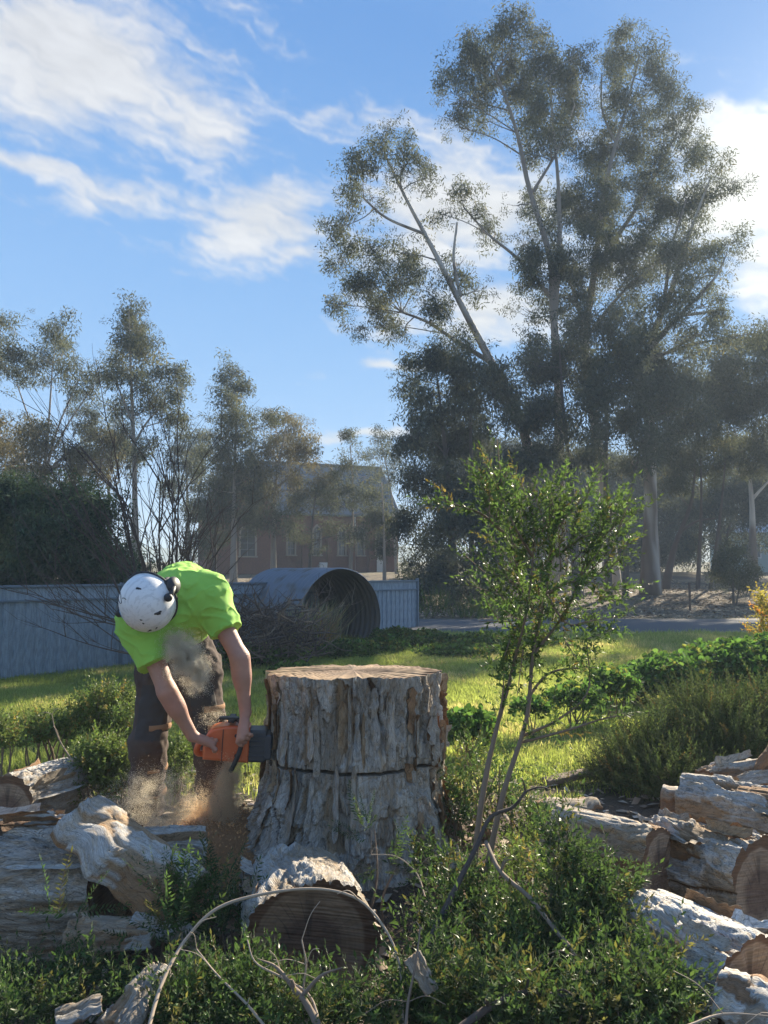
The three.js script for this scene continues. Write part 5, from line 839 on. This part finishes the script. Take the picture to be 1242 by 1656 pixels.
  for (const [x, y] of [[.045, .055], [.05, -.045], [-.065, .0]]) part(saw, 'screw', new THREE.CylinderGeometry(.009, .009, .008, 14).rotateX(Math.PI / 2).translate(x, y, .0625), black, 1);
  part(saw, 'engine_housing', merge([box(.10, .165, .15, .016, V(.152, .0, -.025)), box(.05, .13, .16, .014, V(.205, -.005, -.03)), ...[0, 1, 2, 3, 4].map((k) => box(.08, .006, .012, .002, V(.152, -.05 + k * .025, .053)))]), grey, 1);
  part(saw, 'front_handle', tube([V(.02, .125, -.02), V(.055, .128, .05), V(.078, .085, .085), V(.072, .0, .092), V(.05, -.07, .09), V(.03, -.118, .07), V(.03, -.118, .0)], [.0125, .0125], 10, 5), black, 1);
  part(saw, 'hand_guard', merge([box(.035, .022, .16, .008, V(.015, .128, -.02)), box(.10, .014, .05, .005, V(.0, .138, .03))]), black, 1);
  part(saw, 'rear_handle', tube([V(-.10, .0, -.01), V(-.12, .02, .02), V(-.145, .0, .03), V(-.15, -.045, .01), V(-.10, -.055, -.02)], [.018, .017, .016, .017, .018], 10, 5), orange, 1);
  const bar = new THREE.Shape(); bar.moveTo(0, -.04); bar.lineTo(.42, -.032); bar.absarc(.42, 0, .032, -Math.PI / 2, Math.PI / 2); bar.lineTo(0, .04); bar.closePath(); const bg = new THREE.ExtrudeGeometry(bar, { depth: .005, bevelEnabled: false }); bg.rotateX(-Math.PI / 2); bg.translate(.22, -.104, -.04); part(saw, 'guide_bar', bg, steel, 1);
  const teeth = []; for (let i = 0; i < 24; i++) for (const s of [-1, 1]) teeth.push(box(.012, .006, .007, .001, V(.23 + i * .0165, -.102, -.04 + s * .042))); part(saw, 'chain', merge(teeth), grey, 1);
}
// ---------------------------------------------------------------- shrubs
// blobs: [px, py, half width, half height, distance, sprigs]; leafy twigs grow outwards from each
function shrub(o) {
  const r = rng(o.seed), b0 = o.blobs[0], base = P(b0[0], b0[1], b0[4]); base.y = hgt(base.x, base.z);
  const g = thing(o.name || 'shrub', o.label, o.category || 'shrub', base, o.group), list = [], stems = [];
  for (const [px, py, rx, ry, d, n] of o.blobs) {
    const c = P(px, py, d), R = rx / F * d, Ry = ry / F * d, Rz = R * (o.deep ?? 1);
    const ground = hgt(c.x, c.z);
    for (let i = 0; i < n; i++) {
      let v; do v = V(r() * 2 - 1, r() * 2 - 1, r() * 2 - 1); while (v.lengthSq() > 1);
      const q = v.length(); v.multiplyScalar((.45 + .55 * Math.sqrt(r())) / Math.max(q, .2) * Math.max(q, .3));
      const lumpy = 1 + .28 * N3(v.x * 2.2 + o.seed, v.y * 2.2, v.z * 2.2);
      const p = V(c.x + v.x * R * lumpy, c.y + v.y * Ry * lumpy, c.z + v.z * Rz * lumpy); if (p.y < ground + .01) p.y = ground + .01 + r() * .06;
      const dir = V(v.x, v.y * .8 + (o.rise ?? .7), v.z).add(V((r() - .5) * 1.1, (r() - .5) * .7, (r() - .5) * 1.1)), k = (o.size ?? 1) * (.65 + r() * .6), t = .65 + r() * .6, w = r() < (o.sere ?? .09) ? 1 : 0;
      list.push({ m: M4(p, along(dir, r() * 6.28), k), c: w ? [t * 2.2, t * 1.25, t * 1.1] : [t, t * (.92 + r() * .2), t * .9] });
    }
    for (let i = 0; i < Math.min(9, n / 20); i++) { const e = V(c.x + (r() - .5) * R * 1.3, c.y + (r() - .2) * Ry, c.z + (r() - .5) * Rz * 1.2), s = V(c.x + (r() - .5) * R * .5, ground - .02, c.z + (r() - .5) * Rz * .5), m = s.clone().lerp(e, .5); m.x += (r() - .5) * .08; stems.push(tube([s, m, e], [.006 + R * .012, .005 + R * .007, .0025], 5, 3)); }
  }
  part(g, 'stems', merge(stems), o.stemMat || MT.twig);
  const kinds = o.spray || G.small, crown = new THREE.Group(); crown.name = 'foliage'; g.add(crown);
  kinds.forEach((k, i) => { const m = copies(crown, 'leaves', k, o.mat || ML.under, list.filter((_, j) => j % kinds.length === i), true); m.position.copy(base).negate(); });
  return g;
}
// the sapling that stands up in front of the lawn
{
  const r = rng(301), base = P(752, 1440, 3.3); base.y = hgt(base.x, base.z);
  const g = thing('sapling', 'tall glossy-leaved sapling standing before the sunlit lawn', 'sapling', base), list = [];
  const stems = [
    [[752, 1440, 3.3], [778, 1300, 3.35], [800, 1190, 3.4], [822, 1080, 3.45], [838, 1000, 3.5], [826, 900, 3.5], [812, 840, 3.5], [802, 785, 3.5]],
    [[760, 1430, 3.3], [812, 1290, 3.3], [852, 1160, 3.35], [860, 1060, 3.4], [885, 960, 3.4], [900, 870, 3.4], [904, 815, 3.4]],
    [[822, 1080, 3.45], [850, 980, 3.3], [862, 880, 3.3], [860, 825, 3.3]],
    [[860, 1060, 3.4], [930, 980, 3.5], [965, 900, 3.55], [1000, 845, 3.6]],
    [[812, 860, 3.5], [780, 832, 3.45], [742, 818, 3.4], [706, 806, 3.4]],
    [[885, 960, 3.4], [940, 940, 3.3], [1002, 946, 3.25]], [[838, 1000, 3.5], [800, 965, 3.5], [768, 935, 3.5]], [[852, 1130, 3.4], [890, 1090, 3.45], [950, 1080, 3.5], [985, 1080, 3.5]],
    [[845, 1190, 3.35], [900, 1165, 3.3], [950, 1120, 3.3], [965, 1040, 3.3]], [[845, 1200, 3.35], [920, 1180, 3.2], [985, 1160, 3.1], [1025, 1156, 3.1]], [[900, 860, 3.4], [940, 820, 3.4], [965, 800, 3.4]], [[905, 900, 3.4], [955, 870, 3.3], [990, 860, 3.3]],
    [[812, 820, 3.5], [780, 810, 3.5], [774, 785, 3.5]], [[885, 960, 3.4], [930, 1010, 3.4], [985, 1000, 3.4]], [[860, 900, 3.3], [825, 850, 3.2], [800, 800, 3.2]], [[900, 860, 3.4], [915, 830, 3.5], [918, 805, 3.5]], [[800, 1190, 3.4], [812, 1130, 3.4], [806, 1080, 3.4]], [[838, 1000, 3.5], [815, 1040, 3.45], [806, 1060, 3.4]],
  ];
  const main = [];
  stems.forEach((s, k) => {
    const pts = s.map(([x, y, d]) => P(k === 4 || y > 1100 ? x : 868 + (x - 868) * .84, y, d)); if (k < 2) pts[0].y = hgt(pts[0].x, pts[0].z) - .03;
    const r0 = k < 2 ? .017 : .007; part(g, k < 2 ? 'stem' : 'branch', tube(pts, pts.map((_, i) => mix(r0, .0022, i / (pts.length - 1))), 7, 5, .15, k), MT.twig);
    const c = new THREE.CatmullRomCurve3(pts, false, 'centripetal'), L = c.getLength(), from = k < 2 ? .46 : 0.05;
    const n = Math.round(L / .019);
    for (let i = 0; i < n; i++) { const t = i / n; if (t < from) continue; const p = c.getPointAt(t), tg = c.getTangentAt(t), out = V((r() - .5), (r() - .5), (r() - .5)).normalize().add(tg.clone().multiplyScalar(.9)).add(V(0, .2, 0)); const sparse = p.y < 1.05 ? .45 : 1; if (r() > sparse) continue; const v = .65 + r() * .7; list.push({ m: M4(p, along(out, r() * 6.28), .42 + r() * .40), c: r() < .04 ? [v * 2.4, v * 1.1, v] : [v, v * (.92 + r() * .16), v * .85] }); main.push(p); }
  });
  // side shoots fill the crown
  const shoots = [];
  const BL = [[872, 905, 56, 80, 3.42, 22], [850, 1000, 48, 54, 3.42, 16], [915, 850, 40, 40, 3.42, 12], [955, 930, 30, 50, 3.4, 14], [815, 930, 32, 60, 3.45, 12], [905, 1020, 50, 40, 3.4, 14], [866, 855, 44, 40, 3.4, 12], [975, 860, 22, 30, 3.5, 16], [804, 815, 20, 34, 3.5, 14]];
  for (const [px, py, rx, ry, d, n] of BL) for (let i = 0; i < n; i++) {
    const a = r() * 6.283, q = Math.sqrt(r()), s = P(px + Math.cos(a) * q * rx, py + Math.sin(a) * q * ry, d + (r() - .5) * .42);
    const dir = s.clone().sub(P(870, 1000, 3.42)).normalize().add(V((r() - .5) * 1.2, .25 + (r() - .5), (r() - .5) * 1.2)).normalize(), L = .10 + r() * .13;
    shoots.push(tube([s, s.clone().addScaledVector(dir, L)], [.0028, .0012], 4, 2));
    for (let k = 0; k < 3; k++) { const v = (.6 + r() * .7); list.push({ m: M4(s.clone().addScaledVector(dir, L * (k * .33)), along(dir.clone().add(V((r() - .5) * 1.3, (r() - .5) * 1.3, (r() - .5) * 1.3)), r() * 6.28), .44 + r() * .36), c: r() < .05 ? [v * 2.2, v * 1.15, v] : [v, v * (.92 + r() * .16), v * .85] }); }
  }
  part(g, 'shoots', merge(shoots), MT.twig);
  const crown = new THREE.Group(); crown.name = 'foliage'; g.add(crown);
  G.myrtle.forEach((k, i) => { const m = copies(crown, 'leaves', k, ML.sapling, list.filter((_, j) => j % 3 === i), true); m.position.copy(base).negate(); });
}
const UG = 'dark leafy shrubs filling the near ground';
const near = (o) => shrub({ name: 'leafy_shrub', spray: G.myrtle, mat: ML.myrtle, size: .74, rise: .6, ...o });
near({ seed: 401, label: 'glossy shrub with upright shoots in front of the long oval-ended log', group: UG, blobs: [[930, 1450, 46, 66, 2.95, 130], [900, 1375, 22, 40, 3.0, 34], [1005, 1440, 26, 26, 3.0, 26], [965, 1510, 56, 42, 2.85, 110], [925, 1560, 66, 60, 2.7, 150]] });
near({ seed: 402, label: 'dark glossy shrub spreading under the white-barked log', group: UG, blobs: [[1020, 1610, 50, 46, 2.5, 120], [1065, 1640, 50, 40, 2.35, 90], [1000, 1650, 70, 50, 2.3, 120], [1075, 1560, 26, 16, 2.5, 12]] });
near({ seed: 403, label: 'wide glossy shrub at the sapling foot, sunlight caught in its leaves', group: UG, blobs: [[740, 1460, 60, 44, 3.2, 90], [800, 1500, 66, 46, 3.05, 96], [700, 1520, 40, 40, 2.95, 50], [850, 1522, 54, 46, 2.9, 84], [760, 1556, 78, 50, 2.75, 120], [850, 1600, 64, 50, 2.6, 104]] });
near({ seed: 404, label: 'dark glossy shrub along the bottom edge below the hanging bark flake', group: UG, blobs: [[700, 1620, 66, 42, 2.45, 110], [790, 1645, 80, 44, 2.35, 130], [630, 1660, 50, 26, 2.35, 44], [890, 1655, 70, 40, 2.3, 100]] });
near({ seed: 405, label: 'low leafy shrub covering the lower half of the hollow-faced log', group: UG, size: .6, blobs: [[445, 1612, 46, 24, 2.5, 50], [395, 1632, 50, 26, 2.45, 50], [540, 1645, 56, 26, 2.42, 60], [480, 1662, 90, 24, 2.32, 90], [425, 1570, 20, 22, 2.6, 14]] });
near({ seed: 406, label: 'dark low shrub in the lower corner below the big pale log', group: UG, size: .62, blobs: [[60, 1610, 90, 22, 2.65, 110], [150, 1615, 80, 22, 2.6, 90], [40, 1650, 70, 22, 2.45, 80], [275, 1625, 60, 30, 2.5, 90], [350, 1605, 50, 34, 2.5, 80], [330, 1655, 80, 26, 2.38, 110]] });
near({ seed: 407, label: 'feathery leafy shoots creeping between the big pale log and the stump', group: UG, size: .72, spray: G.frond, blobs: [[270, 1440, 44, 20, 3.05, 26], [325, 1468, 44, 26, 3.05, 44], [355, 1430, 26, 20, 3.2, 16], [285, 1510, 50, 22, 2.9, 40], [110, 1478, 36, 8, 2.85, 6], [370, 1500, 30, 26, 2.95, 24]] });
near({ seed: 408, label: 'small leafy shoot growing up against the stump bark', group: UG, size: .6, spray: G.frond, blobs: [[590, 1345, 26, 24, 3.55, 8], [620, 1400, 36, 14, 3.5, 8]] });
near({ seed: 409, label: 'weedy leafy clump beside the shaded foot of the stump', size: .62, group: UG, mat: ML.under, blobs: [[745, 1310, 30, 70, 4.2, 110], [790, 1270, 56, 44, 4.5, 110], [700, 1400, 36, 30, 3.7, 60], [840, 1320, 56, 30, 4.3, 80], [760, 1220, 24, 24, 5.0, 36]] });
near({ seed: 410, label: 'sunlit low growth in front of the curled dark bark', size: .62, group: UG, mat: ML.boxy, blobs: [[850, 1365, 60, 22, 4.0, 70], [830, 1410, 50, 26, 3.6, 70], [880, 1430, 40, 22, 3.4, 40], [900, 1285, 50, 14, 5.6, 36]] });
// shrubs behind
const BX = 'small pale green shrubs by the man';
shrub({ seed: 420, name: 'leafy_shrub', spray: G.box, mat: ML.boxy, label: 'rounded pale green shrub standing close behind the man at the lawn edge', group: BX, blobs: [[170, 1150, 52, 40, 5.9, 420], [90, 1180, 50, 26, 5.8, 190], [205, 1190, 30, 40, 5.7, 180], [60, 1190, 40, 20, 5.7, 90]] });
shrub({ seed: 421, name: 'leafy_shrub', spray: G.box, mat: ML.boxy, label: 'rounded pale green shrub close by the dusty trouser leg, behind the sawn log', group: BX, blobs: [[165, 1232, 44, 34, 5.0, 320], [200, 1260, 26, 36, 4.95, 130], [150, 1280, 40, 24, 4.9, 100], [285, 1240, 26, 46, 5.2, 130]] });
shrub({ seed: 422, name: 'leafy_shrub', spray: G.box, mat: ML.boxy, label: 'low green shrub at the frame edge behind the sawn log', group: BX, blobs: [[5, 1195, 30, 26, 5.3, 120], [-20, 1190, 30, 30, 5.4, 90]] });
shrub({ seed: 423, name: 'juniper', spray: G.needle, mat: ML.juniper, sere: .06, size: 1.0, label: 'spreading feathery juniper with bronze tips above the log heap', blobs: [[1150, 1180, 100, 60, 6.0, 900], [1050, 1230, 80, 50, 5.7, 620], [1200, 1230, 70, 60, 5.6, 560], [1000, 1275, 50, 30, 5.5, 260], [1100, 1270, 90, 40, 5.3, 520], [1250, 1170, 60, 60, 6.0, 360]] });
shrub({ seed: 424, name: 'leafy_mound', spray: G.broad, mat: ML.mound, size: 1.0, rise: 1.2, label: 'broad mound of bright green round leaves beyond the juniper', category: 'groundcover plant', blobs: [[1190, 1085, 100, 40, 9.2, 1700], [1090, 1098, 80, 28, 9.0, 900], [1250, 1075, 60, 44, 9.3, 800], [1020, 1112, 44, 16, 8.8, 320]] });
shrub({ seed: 425, name: 'yellow_shrub', spray: G.box, mat: ML.yellow, size: 1.6, label: 'yellow-leaved shrub glowing at the frame edge above the green mound', blobs: [[1240, 985, 18, 26, 11, 60], [1228, 1022, 14, 10, 11, 24], [1256, 1000, 24, 34, 11, 90]] });
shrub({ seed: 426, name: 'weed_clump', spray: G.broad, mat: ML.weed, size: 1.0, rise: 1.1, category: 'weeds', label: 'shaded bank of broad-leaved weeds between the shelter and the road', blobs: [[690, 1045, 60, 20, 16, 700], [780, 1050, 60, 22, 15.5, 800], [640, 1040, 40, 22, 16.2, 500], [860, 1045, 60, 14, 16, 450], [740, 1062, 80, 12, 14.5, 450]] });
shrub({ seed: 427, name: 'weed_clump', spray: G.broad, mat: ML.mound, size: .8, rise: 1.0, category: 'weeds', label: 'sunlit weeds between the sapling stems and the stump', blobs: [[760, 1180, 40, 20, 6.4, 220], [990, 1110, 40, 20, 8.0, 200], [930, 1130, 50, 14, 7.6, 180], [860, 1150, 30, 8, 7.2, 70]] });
shrub({ seed: 428, name: 'weed_clump', spray: G.broad, mat: ML.weed, size: .9, rise: 1.0, category: 'weeds', label: 'weeds growing round the twig heap and the iron shelter', blobs: [[440, 1065, 50, 14, 13, 360], [560, 1055, 60, 14, 14, 420], [380, 1060, 30, 14, 12.5, 180], [470, 1090, 40, 8, 11, 120], [620, 1050, 50, 14, 15, 260]] });
// understorey of saplings along the grove
shrub({ seed: 429, name: 'weed_clump', spray: G.needle, mat: ML.weed, size: 2.2, rise: 1.6, category: 'weeds', label: 'thin upright growth along the road edge under the dense dark tree', blobs: [[700, 985, 40, 20, 26, 120], [800, 985, 50, 24, 26, 160], [760, 1000, 60, 14, 26, 120], [850, 990, 36, 18, 26, 90]] });

// ---------------------------------------------------------------- long bare canes over the near ground
const CG = 'bare fallen canes in the near ground';
const cane = (label, pts, r0, r1, mat = MT.dryTwig, seed = 1) => { const q = pts.map(([x, y, d]) => P(x, y, d)), c = q[0].clone(); const g = thing('fallen_branch', label, 'branch', c, CG); part(g, 'wood', tube(q, q.map((_, i) => mix(r0, r1, i / (q.length - 1))), 8, 6, .2, seed), mat); const r = rng(seed + 600), out = []; for (let i = 0; i < 3; i++) { const k = 1 + Math.floor(r() * (q.length - 1)), s = q[Math.min(k, q.length - 1)], e = s.clone().add(V((r() - .5) * .28, (r() - .2) * .14, (r() - .5) * .1)), m = s.clone().lerp(e, .5); m.y += .02; out.push(tube([s, m, e], [r1 * .8, r1 * .6, .0012], 5, 4)); } part(g, 'side_twig', merge(out), mat); return g; };
cane('long arching cane bowed over the hollow-faced log', [[238, 1670, 2.2], [262, 1590, 2.35], [300, 1520, 2.5], [350, 1470, 2.6], [430, 1445, 2.65], [520, 1438, 2.65], [580, 1455, 2.6], [618, 1495, 2.55], [645, 1555, 2.45], [652, 1670, 2.3]], .006, .0035, MT.dryTwig, 1);
cane('stout grey cane slanting down from the sapling foot to the bottom edge', [[786, 1362, 3.2], [810, 1410, 3.0], [855, 1450, 2.85], [895, 1500, 2.65], [935, 1550, 2.5], [962, 1595, 2.4], [990, 1670, 2.3]], .009, .006, MT.twig, 2);
cane('dark crooked branch leaning up toward the sapling', [[690, 1530, 2.75], [735, 1440, 2.95], [770, 1370, 3.1], [795, 1320, 3.2], [830, 1305, 3.25], [850, 1280, 3.3]], .013, .006, MT.darkTwig, 3);
cane('thin pale twig rising from the bottom edge below the hollow-faced log', [[440, 1675, 2.2], [400, 1625, 2.3], [350, 1575, 2.38], [318, 1535, 2.45]], .0045, .002, MT.dryTwig, 4);
cane('forked pale twig among the leaves before the hollow face', [[520, 1670, 2.2], [500, 1610, 2.3], [455, 1580, 2.34], [412, 1555, 2.36], [400, 1520, 2.4]], .005, .002, MT.dryTwig, 5);
cane('knobbly dark branch end lying at the bottom under the hollow face', [[520, 1670, 2.2], [505, 1640, 2.25], [488, 1612, 2.28], [476, 1600, 2.3]], .012, .009, MT.twig, 6);
cane('short upright pale twig before the hollow face', [[490, 1600, 2.36], [495, 1560, 2.38], [488, 1520, 2.4]], .0035, .002, MT.dryTwig, 7);
cane('dark bough across the bottom edge under the glossy shrubs', [[730, 1675, 2.15], [790, 1630, 2.22], [850, 1605, 2.3], [930, 1615, 2.3]], .012, .006, MT.darkTwig, 8);
cane('thin stalk holding the hanging bark flake', [[655, 1675, 2.2], [660, 1620, 2.26], [672, 1560, 2.3], [680, 1500, 2.35]], .005, .002, MT.twig, 9);
cane('slim bowed stem leaning against the stump', [[690, 1460, 3.3], [672, 1410, 3.45], [640, 1385, 3.5], [600, 1382, 3.5]], .004, .002, MT.dryTwig, 10);
cane('bent straw-coloured stalk standing behind the sawn log', [[118, 1232, 4.8], [98, 1200, 4.8], [88, 1175, 4.8], [84, 1155, 4.8]], .005, .002, MT.dryTwig, 11);
cane('thin twig lying along the lower corner', [[1110, 1660, 2.1], [1170, 1640, 2.15], [1260, 1645, 2.1]], .004, .002, MT.dryTwig, 12);

// litter of bark scraps and chips on the soil
{
  const r = rng(55), list = [], scrap = geoFrom([-.03, 0, -.012, .03, .004, -.010, .034, .008, .012, -.028, .003, .013, 0, .012, 0], [0, 4, 1, 1, 4, 2, 2, 4, 3, 3, 4, 0]);
  for (let i = 0; i < 2600; i++) { const d = 2.2 + r() * 4.2, x = (r() * 2 - 1) * (d * .55 + .2), v = .5 + r(); if (Math.hypot(x + .17, -d + 4.5) < .6) continue; const y = hgt(x, -d); list.push({ m: M4(V(x, y + .006, -d), _q.clone().setFromEuler(new THREE.Euler((r() - .5) * .7, r() * 6.28, (r() - .5) * .7)), .4 + r() * r() * 2), c: mix3([.22, .14, .08], [.45, .38, .30], r()).map((k) => k * v) }); }
  const m = copies(null, 'bark_litter', scrap, std({ side: THREE.DoubleSide }), list); tag(m, 'scraps of bark scattered on the soil among logs and stump', 'litter', null, 'stuff');
}
{
  const r = rng(56), list = [], leaf = geoFrom([0, 0, 0, -.018, .012, .05, .018, .01, .05, 0, 0, .13], [0, 1, 2, 1, 3, 2]);
  for (let i = 0; i < 16000; i++) { const d = 26 + r() * 24, x = (r() * 1.3 - .35) * d * .62, y = hgt(x, -d), v = .5 + r(); list.push({ m: M4(V(x, y + .02, -d), _q.clone().setFromEuler(new THREE.Euler((r() - .5), r() * 6.28, (r() - .5))), .6 + r() * 1.6), c: mix3([.16, .10, .06], [.40, .32, .20], r()).map((k) => k * v) }); }
  const m = copies(null, 'leaf_litter', leaf, std({ side: THREE.DoubleSide }), list); tag(m, 'dry leaf and stick litter on the ground beneath the grove', 'litter', null, 'stuff');
}

// ---------------------------------------------------------------- dust and flying sawdust
{
  const r = rng(71), fleck = geoFrom([0, 0, 0, .0026, 0, .0008, .0012, .0024, 0, .001, .0008, .0026], [0, 1, 2, 0, 2, 3, 0, 3, 1]);
  const gauss = () => (r() + r() + r() + r() - 2) * .86;
  const cloud = (name, label, mat, puffs, size) => {
    const list = [];
    for (const [px, py, rx, ry, d, n] of puffs) { const c = P(px, py, d), R = rx / F * d, Ry = ry / F * d; let k = 0, guard = 0; while (k < n && guard++ < n * 6) { const x = gauss(), y = gauss(), z = gauss(); if (fbm(x * 1.6 + px, y * 1.6 + py, z * 1.6, 3) + .18 < r() * .5) continue; k++; const v = .8 + r() * .4; list.push({ m: M4(V(c.x + x * R, c.y + y * Ry, c.z + z * R * .8), _q.clone().setFromEuler(new THREE.Euler(r() * 6, r() * 6, r() * 6)), size * (.45 + r() * r() * 1.3)), c: [v, v, v] }); } }
    const m = copies(null, name, fleck, mat, list); tag(m, label, 'dust', null, 'stuff'); return m;
  };
  const pale = phys({ color: col(.84, .76, .60), roughness: 1, transmission: .5, side: THREE.DoubleSide }), warm = phys({ color: col(.86, .66, .42), roughness: 1, transmission: .5, side: THREE.DoubleSide });
  cloud('dust_puff', 'pale puff of fine dust drifting under the man chest', pale, [[298, 1062, 26, 30, 3.86, 105000], [318, 1090, 20, 26, 3.84, 52000], [285, 1040, 24, 22, 3.9, 24000]], .6);
  cloud('dust_puff', 'haze of dust hanging round the man lower legs', pale, [[235, 1290, 44, 40, 4.3, 40000], [170, 1300, 34, 24, 4.3, 5000], [285, 1300, 40, 50, 4.25, 40000], [270, 1335, 50, 20, 4.2, 28000], [345, 1160, 24, 16, 4.2, 3000]], .6);
  cloud('sawdust_spray', 'stream of golden sawdust falling from the saw to the heap', warm, [[372, 1262, 18, 34, 4.05, 44000], [362, 1300, 22, 44, 4.08, 60000], [352, 1335, 30, 34, 4.1, 50000], [385, 1340, 26, 36, 4.15, 14000], [320, 1320, 30, 36, 4.1, 22000]], .75);
}
renderer.render(scene, camera);
